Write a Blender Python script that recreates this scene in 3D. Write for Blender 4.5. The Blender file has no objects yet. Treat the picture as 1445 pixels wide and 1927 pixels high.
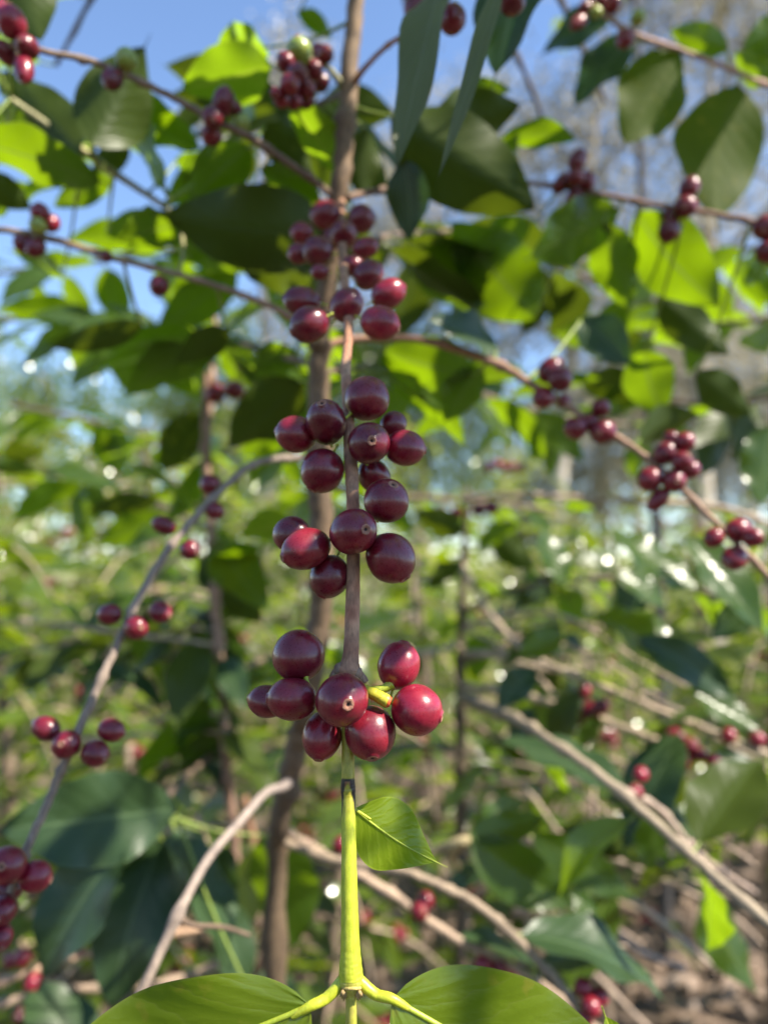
import bpy, math, random
from mathutils import Vector, Matrix, Quaternion, noise
R = random.Random(7)
rad = math.radians
SC = bpy.context.scene
COL = SC.collection

# ---------------------------------------------------------------- camera
CAM = Vector((0, 0, 1.35)); PITCH = rad(4.0); F = 1392.0
cd = bpy.data.cameras.new("camera"); cam = bpy.data.objects.new("camera", cd); COL.objects.link(cam)
cam.location = CAM; cam.rotation_euler = (rad(90) + PITCH, 0, 0)
cd.sensor_fit = 'VERTICAL'; cd.sensor_height = 36; cd.sensor_width = 27; cd.lens = 36 * F / 1927
cd.clip_start = 0.01; cd.clip_end = 3000
cd.dof.use_dof = True; cd.dof.focus_distance = 0.212; cd.dof.aperture_fstop = 6.2; cd.dof.aperture_blades = 0
SC.camera = cam
# ---------------------------------------------------------------- light
RX = Vector((1, 0, 0)); FY = Vector((0, math.cos(PITCH), math.sin(PITCH))); UZ = Vector((0, -math.sin(PITCH), math.cos(PITCH)))
def CV(x, y, z): return (RX * x + UZ * y - FY * z)            # camera-frame direction (right, up, towards the lens)
SUN = CV(.60, .74, .20).normalized()
elev = math.asin(SUN.z); az = math.atan2(SUN.x, SUN.y)
w = bpy.data.worlds.new("World"); SC.world = w; w.use_nodes = True
nt = w.node_tree; bg = nt.nodes['Background']
sky = nt.nodes.new('ShaderNodeTexSky'); sky.sky_type = 'NISHITA'; sky.sun_disc = False
sky.sun_elevation = elev; sky.sun_rotation = az; sky.air_density = 1.0; sky.dust_density = 0.15; sky.altitude = 1500; sky.ozone_density = 2.6
nt.links.new(sky.outputs[0], bg.inputs[0]); bg.inputs[1].default_value = 0.125
sl = bpy.data.lights.new("sun", 'SUN'); so = bpy.data.objects.new("sun", sl); COL.objects.link(so)
sl.energy = 5.0; sl.angle = rad(0.53); sl.color = (1, .92, .78)
so.rotation_euler = SUN.to_track_quat('Z', 'Y').to_euler(); so.location = (3, 0, 6)
SC.view_settings.view_transform = 'Standard'; SC.view_settings.look = 'None'
SC.view_settings.exposure = 1.42; SC.view_settings.gamma = 1
SC.cycles.max_bounces = 7; SC.cycles.diffuse_bounces = 4; SC.cycles.glossy_bounces = 3; SC.cycles.transmission_bounces = 4
SC.cycles.sample_clamp_indirect = 6; SC.cycles.sample_clamp_direct = 80
SC.cycles.caustics_reflective = False; SC.cycles.caustics_refractive = False

def P(px, py, d):
    return CAM + RX * ((px - 722.5) / F * d) + UZ * ((963.5 - py) / F * d) + FY * d

# ---------------------------------------------------------------- materials
def newmat(name):
    m = bpy.data.materials.new(name); m.use_nodes = True
    t = m.node_tree; p = t.nodes['Principled BSDF']
    return m, t, p
def N(t, typ, **kw):
    n = t.nodes.new(typ)
    for k, v in kw.items(): setattr(n, k, v)
    return n
def mixc(t, fac, a, b, blend='MIX'):
    n = N(t, 'ShaderNodeMix', data_type='RGBA', blend_type=blend)
    for i, v in ((0, fac), (6, a), (7, b)):
        if isinstance(v, bpy.types.NodeSocket): t.links.new(v, n.inputs[i])
        else: n.inputs[i].default_value = v if i == 0 else (*v, 1)
    return n.outputs[2]
def ramp(t, src, stops):
    n = N(t, 'ShaderNodeValToRGB'); t.links.new(src, n.inputs[0]); e = n.color_ramp.elements
    while len(e) < len(stops): e.new(.5)
    for el, (p, c) in zip(e, stops): el.position = p; el.color = (*c, 1) if len(c) == 3 else c
    return n.outputs[0]
def math_(t, op, a, b=None):
    n = N(t, 'ShaderNodeMath', operation=op)
    for i, v in enumerate((a, b)):
        if v is None: continue
        if isinstance(v, bpy.types.NodeSocket): t.links.new(v, n.inputs[i])
        else: n.inputs[i].default_value = v
    return n.outputs[0]
def noise_(t, scale, detail=4, vec=None, rough=.5):
    n = N(t, 'ShaderNodeTexNoise'); n.inputs['Scale'].default_value = scale; n.inputs['Detail'].default_value = detail
    n.inputs['Roughness'].default_value = rough
    if vec is not None: t.links.new(vec, n.inputs['Vector'])
    return n.outputs[0]

def leaf_mat(name, dark, light, trans, vein, gloss=.28, spec=.5, tmix=.45, spots=0.0, veins=True):
    m, t, p = newmat(name); L = t.links
    co = N(t, 'ShaderNodeTexCoord'); geo = N(t, 'ShaderNodeNewGeometry'); oi = N(t, 'ShaderNodeObjectInfo')
    n1 = noise_(t, 30, 5, geo.outputs['Position'])
    rnd = geo.outputs['Random Per Island']
    f = math_(t, 'ADD', math_(t, 'MULTIPLY', n1, .6), math_(t, 'MULTIPLY', rnd, .4))
    base = mixc(t, f, dark, light)
    tr = mixc(t, f, tuple(c * .72 for c in trans), trans)
    if spots:
        n2 = noise_(t, 160, 3, geo.outputs['Position']); s = ramp(t, n2, [(.60, (0, 0, 0)), (.72, (1, 1, 1))])
        s = math_(t, 'MULTIPLY', s, spots)
        base = mixc(t, s, base, (.22, .18, .03)); tr = mixc(t, s, tr, (.55, .42, .03))
    rough = gloss
    if veins:
        uv = N(t, 'ShaderNodeUVMap'); sp = N(t, 'ShaderNodeSeparateXYZ'); L.new(uv.outputs[0], sp.inputs[0])
        av = math_(t, 'ABSOLUTE', sp.outputs[1])
        mid = ramp(t, av, [(0.015, (1, 1, 1)), (.06, (0, 0, 0))])
        nn = noise_(t, 4, 2, uv.outputs[0])
        ph = math_(t, 'ADD', math_(t, 'SUBTRACT', math_(t, 'MULTIPLY', sp.outputs[0], 9), math_(t, 'MULTIPLY', math_(t, 'POWER', av, .75), 2.2)), math_(t, 'MULTIPLY', nn, .7))
        fr = math_(t, 'FRACT', ph); dd = math_(t, 'ABSOLUTE', math_(t, 'SUBTRACT', fr, .5))
        sv = ramp(t, dd, [(0.0, (.45, .45, .45)), (.05, (0, 0, 0))]); rim = ramp(t, av, [(.955, (0, 0, 0)), (.985, (.8, .8, .8))])
        vv = math_(t, 'MAXIMUM', math_(t, 'MAXIMUM', mid, sv), rim); vv = math_(t, 'MULTIPLY', vv, .7)
        base = mixc(t, vv, base, vein); tr = mixc(t, vv, tr, vein)
        soft = ramp(t, dd, [(0.0, (0, 0, 0)), (.3, (1, 1, 1))])
        fine = noise_(t, 500, 3, geo.outputs['Position'])
        h = math_(t, 'ADD', math_(t, 'MULTIPLY', soft, 1.0), math_(t, 'MULTIPLY', fine, .35))
        bm = N(t, 'ShaderNodeBump'); bm.inputs['Strength'].default_value = .22; bm.inputs['Distance'].default_value = .0006
        L.new(h, bm.inputs['Height']); L.new(bm.outputs[0], p.inputs['Normal'])
    L.new(base, p.inputs['Base Color']); p.inputs['Roughness'].default_value = rough
    p.inputs['Specular IOR Level'].default_value = spec
    tb = N(t, 'ShaderNodeBsdfTranslucent'); L.new(tr, tb.inputs[0])
    mx = N(t, 'ShaderNodeMixShader'); mx.inputs[0].default_value = tmix
    L.new(p.outputs[0], mx.inputs[1]); L.new(tb.outputs[0], mx.inputs[2])
    L.new(mx.outputs[0], t.nodes['Material Output'].inputs[0])
    return m
M = {}
M['leaf'] = leaf_mat('leaf_mature', (.022, .050, .008), (.045, .085, .012), (.31, .49, .003), (.16, .22, .05))
M['young'] = leaf_mat('leaf_young', (.10, .155, .008), (.18, .235, .010), (.36, .58, .01), (.34, .42, .04))
M['yellowing'] = leaf_mat('leaf_yellowing', (.035, .055, .006), (.055, .078, .008), (.22, .31, .006), (.11, .14, .02), gloss=.6, spec=.12, spots=.4)
M['tip'] = leaf_mat('leaf_olive', (.075, .12, .006), (.13, .18, .010), (.27, .42, .006), (.16, .20, .03), gloss=.26, spec=.7, tmix=.35, spots=.35)
M['under'] = leaf_mat('leaf_pale_side', (.085, .10, .04), (.13, .145, .065), (.12, .18, .03), (.16, .18, .10), gloss=.5, spec=.35, tmix=.3)
M['shade_tone'] = leaf_mat('leaf_mature_shaded', (.026, .042, .005), (.048, .072, .008), (.15, .21, .006), (.06, .09, .02), gloss=.42, spec=.25, tmix=.3)  # thick mature leaf, shade from other leaves put into its darker colour
M['dark'] = leaf_mat('leaf_dark', (.020, .042, .014), (.036, .068, .024), (.05, .13, .012), (.09, .14, .06), gloss=.38, spec=.4, tmix=.22)
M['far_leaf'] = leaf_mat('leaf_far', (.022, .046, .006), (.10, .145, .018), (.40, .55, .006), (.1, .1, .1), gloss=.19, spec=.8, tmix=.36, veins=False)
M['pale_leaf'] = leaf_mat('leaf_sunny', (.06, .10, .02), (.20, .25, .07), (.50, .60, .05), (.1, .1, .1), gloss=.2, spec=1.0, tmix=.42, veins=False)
M['gum_leaf'] = leaf_mat('gum_leaf', (.18, .17, .11), (.38, .33, .23), (.42, .38, .20), (.1, .1, .1), gloss=.4, tmix=.3, veins=False)
M['grass'] = leaf_mat('grass_blade', (.10, .12, .03), (.22, .2, .07), (.30, .36, .04), (.1, .1, .1), gloss=.5, tmix=.35, veins=False)

def bark_mat(name, tint=(1, 1, 1), scale=1.0, rough=.75, bump=.5):
    m, t, p = newmat(name); L = t.links
    at = N(t, 'ShaderNodeVertexColor'); at.layer_name = 'Col'
    geo = N(t, 'ShaderNodeNewGeometry')
    mp = N(t, 'ShaderNodeMapping'); mp.inputs['Scale'].default_value = (1, 1, .22); L.new(geo.outputs['Position'], mp.inputs[0])
    a = noise_(t, 900 * scale, 6, mp.outputs[0], .65); b = noise_(t, 160 * scale, 4, geo.outputs['Position'])
    k = ramp(t, a, [(.3, (.62, .60, .58)), (.7, (1.3, 1.28, 1.25))])
    k2 = ramp(t, b, [(.35, (.78, .76, .76)), (.65, (1.15, 1.13, 1.1))])
    c = mixc(t, 1.0, at.outputs[0], k, 'MULTIPLY'); c = mixc(t, 1.0, c, k2, 'MULTIPLY')
    L.new(c, p.inputs['Base Color']); p.inputs['Roughness'].default_value = rough
    bm = N(t, 'ShaderNodeBump'); bm.inputs['Strength'].default_value = bump; bm.inputs['Distance'].default_value = .0006 / scale
    L.new(a, bm.inputs['Height']); L.new(bm.outputs[0], p.inputs['Normal'])
    return m
M['bark'] = bark_mat('coffee_bark'); M['tree_bark'] = bark_mat('tree_bark', scale=.03, rough=.85)
def green_stem_mat():
    m, t, p = newmat('green_stem'); L = t.links
    at = N(t, 'ShaderNodeVertexColor'); at.layer_name = 'Col'
    geo = N(t, 'ShaderNodeNewGeometry')
    mp = N(t, 'ShaderNodeMapping'); mp.inputs['Scale'].default_value = (1, 1, .12); L.new(geo.outputs['Position'], mp.inputs[0])
    a = noise_(t, 1400, 5, mp.outputs[0], .6); b = noise_(t, 2600, 3, geo.outputs['Position'])
    k = ramp(t, a, [(.3, (.80, .84, .6)), (.55, (1.0, 1.0, 1.0)), (.75, (1.22, 1.15, 1.9))])
    k2 = ramp(t, b, [(.3, (.86, .9, .85)), (.7, (1.1, 1.07, 1.1))])
    c = mixc(t, 1.0, at.outputs[0], k, 'MULTIPLY'); c = mixc(t, 1.0, c, k2, 'MULTIPLY')
    L.new(c, p.inputs['Base Color']); p.inputs['Roughness'].default_value = .42
    p.inputs['Subsurface Weight'].default_value = .25; p.inputs['Subsurface Radius'].default_value = (.6, 1, .2); p.inputs['Subsurface Scale'].default_value = .0015
    bm = N(t, 'ShaderNodeBump'); bm.inputs['Strength'].default_value = .4; bm.inputs['Distance'].default_value = .0002
    L.new(a, bm.inputs['Height']); L.new(bm.outputs[0], p.inputs['Normal'])
    return m
M['green_stem'] = green_stem_mat()

def cherry_mat(name, c0, c1, rough=.29, sss=.15):
    m, t, p = newmat(name); L = t.links
    co = N(t, 'ShaderNodeTexCoord'); oi = N(t, 'ShaderNodeObjectInfo')
    add = N(t, 'ShaderNodeVectorMath', operation='ADD'); L.new(co.outputs['Object'], add.inputs[0])
    sc = N(t, 'ShaderNodeVectorMath', operation='SCALE'); sc.inputs[0].default_value = (37, 17, 23); L.new(oi.outputs['Random'], sc.inputs['Scale']); L.new(sc.outputs[0], add.inputs[1])
    n1 = noise_(t, 1.3, 4, add.outputs[0]); n2 = noise_(t, 42, 3, add.outputs[0]); n3 = noise_(t, 9, 5, add.outputs[0], .7)
    f = math_(t, 'ADD', math_(t, 'SUBTRACT', math_(t, 'MULTIPLY', n1, 1.7), .62), math_(t, 'MULTIPLY', math_(t, 'SUBTRACT', oi.outputs['Random'], .5), .5))
    f = math_(t, 'ADD', f, math_(t, 'MULTIPLY', math_(t, 'SUBTRACT', n3, .5), .5))
    n = N(t, 'ShaderNodeClamp'); L.new(f, n.inputs[0])
    c = mixc(t, n.outputs[0], c0, c1)
    spk = ramp(t, n2, [(.70, (0, 0, 0)), (.76, (1, 1, 1))]); c = mixc(t, math_(t, 'MULTIPLY', spk, .5), c, (.36, .14, .10))
    bl = ramp(t, n3, [(.60, (0, 0, 0)), (.75, (1, 1, 1))]); c = mixc(t, math_(t, 'MULTIPLY', bl, .22), c, (.22, .08, .06))
    L.new(c, p.inputs['Base Color'])
    rg = ramp(t, n3, [(.3, (rough * .75,) * 3), (.72, (rough * 1.5,) * 3)]); L.new(rg, p.inputs['Roughness'])
    p.inputs['Specular IOR Level'].default_value = .4; p.inputs['Coat Weight'].default_value = .3; p.inputs['Coat Roughness'].default_value = .13
    p.inputs['Subsurface Weight'].default_value = sss; p.inputs['Subsurface Radius'].default_value = (1, .12, .1); p.inputs['Subsurface Scale'].default_value = .0022
    bm = N(t, 'ShaderNodeBump'); bm.inputs['Strength'].default_value = .05; bm.inputs['Distance'].default_value = .06
    L.new(n3, bm.inputs['Height']); L.new(bm.outputs[0], p.inputs['Normal'])
    return m
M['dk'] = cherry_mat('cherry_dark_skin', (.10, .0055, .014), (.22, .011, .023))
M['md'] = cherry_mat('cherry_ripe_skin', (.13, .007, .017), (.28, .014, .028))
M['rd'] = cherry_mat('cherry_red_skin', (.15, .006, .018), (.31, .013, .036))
M['gr'] = cherry_mat('cherry_unripe_skin', (.20, .26, .04), (.40, .42, .08))
def plain(name, c, rough, bump=0, nsc=800):
    m, t, p = newmat(name); geo = N(t, 'ShaderNodeNewGeometry')
    a = noise_(t, nsc, 5, geo.outputs['Position'], .7)
    t.links.new(mixc(t, a, tuple(x * .5 for x in c), tuple(min(1, x * 1.5) for x in c)), p.inputs['Base Color']); p.inputs['Roughness'].default_value = rough
    if bump:
        bm = N(t, 'ShaderNodeBump'); bm.inputs['Strength'].default_value = bump; bm.inputs['Distance'].default_value = .0005
        t.links.new(a, bm.inputs['Height']); t.links.new(bm.outputs[0], p.inputs['Normal'])
    return m
M['disc'] = plain('cherry_disc', (.30, .14, .09), .8, .8, 3000)
M['pit'] = plain('cherry_disc_centre', (.05, .025, .02), .9)
M['pedicel'] = plain('pedicel', (.36, .40, .03), .5, .2)

# ---------------------------------------------------------------- building blocks
WORLD = {}
def setp(o, label=None, cat=None, group=None, kind=None):
    if label: o['label'] = label
    if cat: o['category'] = cat
    if group: o['group'] = group
    if kind: o['kind'] = kind
    return o
def root(name, loc, label, cat, group=None):
    o = bpy.data.objects.new(name, None); COL.objects.link(o); o.location = loc; o.empty_display_size = .05
    WORLD[o.name] = Vector(loc); return setp(o, label, cat, group)
def place(name, mesh, wloc, parent):
    o = bpy.data.objects.new(name, mesh); COL.objects.link(o)
    o.location = Vector(wloc) - (WORLD[parent.name] if parent else Vector()); o.parent = parent
    WORLD[o.name] = Vector(wloc); return o

class MB:
    def __init__(s): s.v = []; s.f = []; s.mi = []; s.uv = []; s.c = []
    def add(s, vs, fs, mi=0, uvs=None, cols=None):
        n = len(s.v); s.v += vs; s.f += [tuple(i + n for i in f) for f in fs]; s.mi += [mi] * len(fs)
        s.uv += uvs if uvs else [(0, .5)] * len(vs); s.c += cols if cols else [(.2, .2, .1)] * len(vs)
    def mesh(s, name, mats, origin=Vector((0, 0, 0)), col=False):
        me = bpy.data.meshes.new(name); me.from_pydata([tuple(Vector(p) - origin) for p in s.v], [], s.f)
        for m in mats: me.materials.append(m)
        me.polygons.foreach_set('material_index', s.mi); me.polygons.foreach_set('use_smooth', [True] * len(s.f))
        ul = me.uv_layers.new(name='UVMap'); li = [0] * len(me.loops); me.loops.foreach_get('vertex_index', li)
        ul.data.foreach_set('uv', [x for i in li for x in s.uv[i]])
        if col:
            a = me.color_attributes.new('Col', 'FLOAT_COLOR', 'POINT'); a.data.foreach_set('color', [x for c in s.c for x in (*c, 1)])
        me.update(); return me

def crom(pts, n):
    """Catmull-Rom through tuples (Vector, radius); n samples per span."""
    out = []
    for i in range(len(pts) - 1):
        p0 = pts[max(i - 1, 0)]; p1 = pts[i]; p2 = pts[i + 1]; p3 = pts[min(i + 2, len(pts) - 1)]
        for k in range(n):
            t = k / n
            def q(a, b, c, d): return .5 * ((2 * b) + (c - a) * t + (2 * a - 5 * b + 4 * c - d) * t * t + (3 * b - a - 3 * c + d) * t ** 3)
            out.append((q(p0[0], p1[0], p2[0], p3[0]), max(1e-4, q(p0[1], p1[1], p2[1], p3[1]))))
    out.append(pts[-1]); return out
def tube(mb, path, sides=10, mi=0, colf=None, rough=.06, seed=0, cap=True):
    vs, fs, cs = [], [], []
    up = Vector((.3, .2, .9)); n = len(path); prev = None
    for i, (p, r) in enumerate(path):
        d = (path[min(i + 1, n - 1)][0] - path[max(i - 1, 0)][0]).normalized()
        if prev is None: a = d.cross(Vector((0.2, 1, .1))).normalized()
        else: a = (prev - d * prev.dot(d)).normalized()
        prev = a; b = d.cross(a)
        for k in range(sides):
            th = 2 * math.pi * k / sides; dirv = a * math.cos(th) + b * math.sin(th)
            rr = r * (1 + rough * noise.noise((p + dirv * r) / max(r, 1e-4) * .9 + Vector((seed, 0, 0))))
            q = p + dirv * rr; vs.append(q); cs.append(colf(i / (n - 1), q, dirv) if colf else (.2, .14, .1))
        if i:
            o = (i - 1) * sides
            for k in range(sides): k2 = (k + 1) % sides; fs.append((o + k, o + k2, o + sides + k2, o + sides + k))
    if cap:
        for end in (0, n - 1):
            vs.append(path[end][0]); cs.append(cs[end * sides]); c = len(vs) - 1; o = end * sides
            for k in range(sides): fs.append((c, o + k, o + (k + 1) % sides) if end else (c, o + (k + 1) % sides, o + k))
    mb.add(vs, fs, mi, None, cs)

def lw(u, blunt=.85):
    b = math.sin(math.pi * min(u / .9, 1) ** abs(blunt)) ** (.85 if blunt > 0 else 1.25) if 0 < u < .9 else 0
    return max(b, .0) + .035 * max(0, min(1, u * 8)) * (1 - u) ** .5
def leaf(mb, base, tip, width, nrm, curl=.06, fold=.18, wave=.10, n=20, m=4, mi=0, seed=0, twist=0.0, tipbend=0.0, petfrom=None, petr=.0009, quilt=0.0, blunt=.85, midr=0.0):
    rr = random.Random(seed); a = tip - base; L = a.length; a = a / L
    s = a.cross(nrm); s = s.normalized() if s.length > 1e-5 else a.orthogonal().normalized()
    up = s.cross(a).normalized()
    ph1, ph2 = rr.uniform(0, 6.28), rr.uniform(0, 6.28); k1 = rr.uniform(1.8, 3.2); hw = width / 2
    sb = rr.uniform(-.05, .05)
    vs, uvs, fs = [], [], []
    for i in range(n + 1):
        u = i / n; wd = hw * lw(u, blunt); al = rr.uniform(.985, 1.015) if n < 40 else 1
        c = base + a * (L * u) + up * (curl * L * 4 * u * (1 - u)) - up * (tipbend * L * max(0, u - .6) ** 2) + s * (sb * L * math.sin(math.pi * u))
        tw = twist * (u - .5); sl = s * math.cos(tw) + up * math.sin(tw); ul = up * math.cos(tw) - s * math.sin(tw)
        for j in range(-m, m + 1):
            v = j / m; av = abs(v)
            z = fold * av * wd + wave * hw * av ** 2 * math.sin(6.283 * k1 * u + (ph1 if j > 0 else ph2)) * min(1, wd / hw * 1.5)
            if quilt: z += quilt * hw * math.sin(6.283 * (9 * u - 2.2 * av ** .75)) * math.sin(math.pi * av) 
            vs.append(c + sl * (wd * v * (al if av == 1 else 1)) + ul * z); uvs.append((u, v))
    W_ = 2 * m + 1
    for i in range(n):
        for j in range(2 * m): o = i * W_ + j; fs.append((o, o + 1, o + W_ + 1, o + W_))
    mb.add(vs, fs, mi, uvs)
    if midr:
        pts = [(vs[i * W_ + m] + up * midr * -.2, midr * (1 - .8 * i / n)) for i in range(0, n + 1)]
        tube(mb, pts, 8, 1, lambda t, q, d: (.30, .36, .03))
    if petfrom is not None:
        d = base - petfrom; mid = petfrom + d * .5 - Vector((0, 0, 1)) * d.length * .06
        tube(mb, crom([(petfrom, petr * 1.3), (mid, petr), (base + a * .0015 + up * 0, petr * .9)], 5), 8, 1, lambda t, q, dd: (.20, .26, .035))

def cherry_mesh(name, skin, elong=1.06, n=28, sides=32, ped=.35):
    """unit radius, calyx disc at +Z, pedicel towards -Z"""
    prof = []  # (r, z, mat)
    dr = .235
    for i in range(n + 1):
        th = math.pi * i / n; r = math.sin(th); z = math.cos(th) * elong
        sq = 1 - .03 * math.cos(2 * th); prof.append((r * sq, z * sq, 0))
    body = [p for p in prof if not (p[0] < dr + .04 and p[1] > 0) and not (p[0] < .08 and p[1] < 0)]
    zt = elong * .985
    top = [(0.0, zt - .075, 2), (.045, zt - .07, 2), (.075, zt - .02, 1), (.11, zt - .012, 1), (.135, zt + .022, 1), (dr, zt + .012, 1), (dr + .035, zt - .035, 0)]
    bot = [(.085, -elong * .985, 3), (.06, -elong - .06, 3), (.055, -elong - ped * .6, 3), (.08, -elong - ped, 3), (0, -elong - ped, 3)]
    pr = top + body + bot; vs, fs, mi = [], [], []
    rr = random.Random(name); rr0 = rr.random()
    for i, (r, z, mt) in enumerate(pr):
        for k in range(sides):
            th = 6.2832 * k / sides
            w_ = 1 + .022 * math.sin(th * 2 + 1) * (1 - abs(z) / elong / 1.6) + .035 * noise.noise(Vector((math.cos(th) * r * 1.3, math.sin(th) * r * 1.3, z * 1.3 + rr0 * 9))) if mt == 0 else 1 + rr.uniform(-.10, .10) * (mt == 1)
            vs.append((r * math.cos(th) * w_, r * math.sin(th) * w_, z))
    for i in range(len(pr) - 1):
        for k in range(sides):
            k2 = (k + 1) % sides; a = i * sides
            fs.append((a + k, a + sides + k, a + sides + k2, a + k2)); mi.append(min(pr[i][2], pr[i + 1][2]) if pr[i][2] != 2 else 2)
            if pr[i][2] == 3 or pr[i + 1][2] == 3: mi[-1] = 3
    me = bpy.data.meshes.new(name); me.from_pydata(vs, [], fs)
    for k in (skin, M['disc'], M['pit'], M['pedicel']): me.materials.append(k)
    me.polygons.foreach_set('material_index', mi); me.polygons.foreach_set('use_smooth', [True] * len(fs)); me.update(); return me
CM = {}
for k in ('dk', 'md', 'rd', 'gr'):
    CM[k] = [cherry_mesh('cherry_' + k + 'abc'[i], M[k], e) for i, e in enumerate((1.0, 1.08, 1.16))]
CLABEL = {'rd': 'bright red cherry', 'gr': 'unripe green cherry'}

BROWN = (.15, .105, .075); PALE = (.28, .21, .155); GREY = (.22, .19, .16); RED = (.15, .09, .06)
def bcol(c0, c1=None, seed=0):
    c1 = c1 or c0
    def f(t, q, d):
        n = noise.noise(q * 60 + Vector((seed, 0, 0))) * .5 + .5; k = .75 + .5 * n
        return tuple((a + (b - a) * t) * k for a, b in zip(c0, c1))
    return f

class Plant:
    """A whole plant: an Empty on the ground; trunk and branches are parts, cherries and leaves their sub-parts."""
    def __init__(s, label, base, name='coffee_plant', cat='coffee plant', group=None):
        s.root = root(name, base, label, cat, group); s.br = []
    def branch(s, pts, col=None, name='branch', sides=12, n=8, nodes=0.0, label=None, mat='bark', world=(), rough=.08):
        path = [(P(x, y, d), w_ * (.40 if name == 'trunk' else .37) * d / F) for x, y, d, w_ in pts] + [(Vector(p), r) for p, r in world]
        path = crom(path, n)
        if nodes:
            acc = 0; out = [path[0]]; nxt = nodes * R.uniform(.3, 1)
            for i in range(1, len(path)):
                acc += (path[i][0] - path[i - 1][0]).length; r = path[i][1]
                if acc > nxt: r *= 1.42; acc = 0; nxt = nodes * R.uniform(.8, 1.2)
                jit = Vector([R.uniform(-1, 1) for _ in range(3)]) * r * .16
                out.append((path[i][0] + jit, r))
            path = out
        mb = MB(); tube(mb, path, sides, 0, col or bcol(BROWN, seed=len(s.br)), rough, seed=len(s.br) * 7)
        o = place(name, mb.mesh(name, [M[mat]], path[0][0], True), path[0][0], s.root)
        if label: o['label'] = label
        s.br.append((o, path)); return o, path
    def near(s, p, only=None):
        best = None
        for o, path in s.br:
            if only and o is not only: continue
            for q, r in path:
                d = (q - p).length
                if best is None or d < best[0]: best = (d, q, r, o)
        return best
    def leaf(s, bx, by, tx, ty, w_, d0, d1=None, n=(0, .6, -.8), mat='leaf', label=None, only=None, pet=True, **kw):
        if mat == 'under': kw = dict(kw, wave=.3, twist=1.1, curl=.07, fold=.3, seed=4)
        d1 = d1 or d0; b = P(bx, by, d0); t = P(tx, ty, d1); nv = CV(*n).normalized()
        a = (t - b).normalized(); sd = a.cross(nv).normalized()
        vd = ((b + t) / 2 - CAM).normalized(); ps = (sd - vd * sd.dot(vd)); pa = (a - vd * a.dot(vd)).normalized()
        k = max(.35, (ps - pa * ps.dot(pa)).length)
        width = min(w_ * (d0 + d1) / 2 / F / k, .54 * (t - b).length if 'free' not in kw else 9)
        kw.pop('free', None)
        dist, q, r, o = s.near(b, only)
        if n == D_ and mat == 'leaf': mat = 'shade_tone'  # leaves lying in shade get the darkened mature colour
        mb = MB(); kw.setdefault('seed', R.randrange(9999)); kw.setdefault('curl', R.uniform(-.02, .09)); kw.setdefault('twist', R.uniform(-.5, .5))
        kw.setdefault('fold', R.uniform(.1, .35)); kw.setdefault('wave', R.uniform(.08, .18))
        leaf(mb, b, t, width, nv, petfrom=q if pet else None, quilt=kw.pop('quilt', .035), **kw)
        lo = place('leaf', mb.mesh('leaf', [M[mat], M['green_stem']], b, True), b, o)
        if label: lo['label'] = label
        return lo
    def cherries(s, lst, only=None, depth=None, relax=True):
        """lst rows: px, py, rx, ry, front(mm), colour, axis or None"""
        C = []
        for row in lst:
            px, py, rx, ry, fr, ck = row[:6]; ax = row[6] if len(row) > 6 else None
            if depth: d = depth
            else:
                best = min(((abs(pp(q)[0] - px) + abs(pp(q)[1] - py)), i) for i, (q, r) in enumerate(s.br_of(only)))
                d = pp(s.br_of(only)[best[1]][0])[2]
            C.append([px, py, rx, ry, d - fr * .001, ck, ax, d])
        for it in range(60 if relax else 0):
            for i in range(len(C)):
                for j in range(i + 1, len(C)):
                    a, b = C[i], C[j]; pa, pb = P(a[0], a[1], a[4]), P(b[0], b[1], b[4])
                    ra = min(a[2], a[3]) * a[4] / F; rb = min(b[2], b[3]) * b[4] / F
                    gap = (ra + rb) * .97 - (pa - pb).length
                    if gap > 0:
                        sgn = 1 if a[4] >= b[4] else -1; a[4] += sgn * gap * .25; b[4] -= sgn * gap * .25
        for px, py, rx, ry, d, ck, ax, bd in C:
            p = P(px, py, d); dist, q, r, o = s.near(p, only)
            if ax: av = CV(*ax).normalized()
            else: av = ((p - q).normalized() + Vector([R.uniform(-.25, .25) for _ in range(3)])).normalized()
            rmin, rmax = min(rx, ry) * d / F, max(rx, ry) * d / F
            vi = 0 if rmax / rmin < 1.05 else (1 if rmax / rmin < 1.13 else 2)
            me = CM[ck][vi]; e = (1.0, 1.08, 1.16)[vi]
            co = place('cherry', me, p, o); co.rotation_mode = 'QUATERNION'
            co.rotation_quaternion = av.to_track_quat('Z', 'Y') @ Quaternion((0, 0, 1), R.uniform(0, 6.28))
            # silhouette: lateral radius rmin, long axis as seen
            vis = math.sqrt(max(0, 1 - (av.dot((p - CAM).normalized())) ** 2))
            long_ = rmin + (rmax - rmin) / max(.5, vis) if vis > .4 else rmin * 1.06
            lat = rmin if vis > .4 else (rmin + rmax) / 2
            co.scale = (lat * R.uniform(.94, .99), lat * R.uniform(.98, 1.03), max(lat, long_ * 1.02) / e)
            if ck in CLABEL: co['label'] = CLABEL[ck]
    def br_of(s, only):
        out = []
        for o, path in s.br:
            if only is None or o is only: out += path
        return out
def pp(q):
    v = q - CAM; d = v.dot(FY); return (722.5 + v.dot(RX) / d * F, 963.5 - v.dot(UZ) / d * F, d)
B_ = (.35, .78, -.5); D_ = (-.35, .45, -.8); M_ = (.05, .62, -.78); G_ = (-.25, .45, .85); GL = (.3, .55, .75); GD = (-.5, .2, .85)

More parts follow.
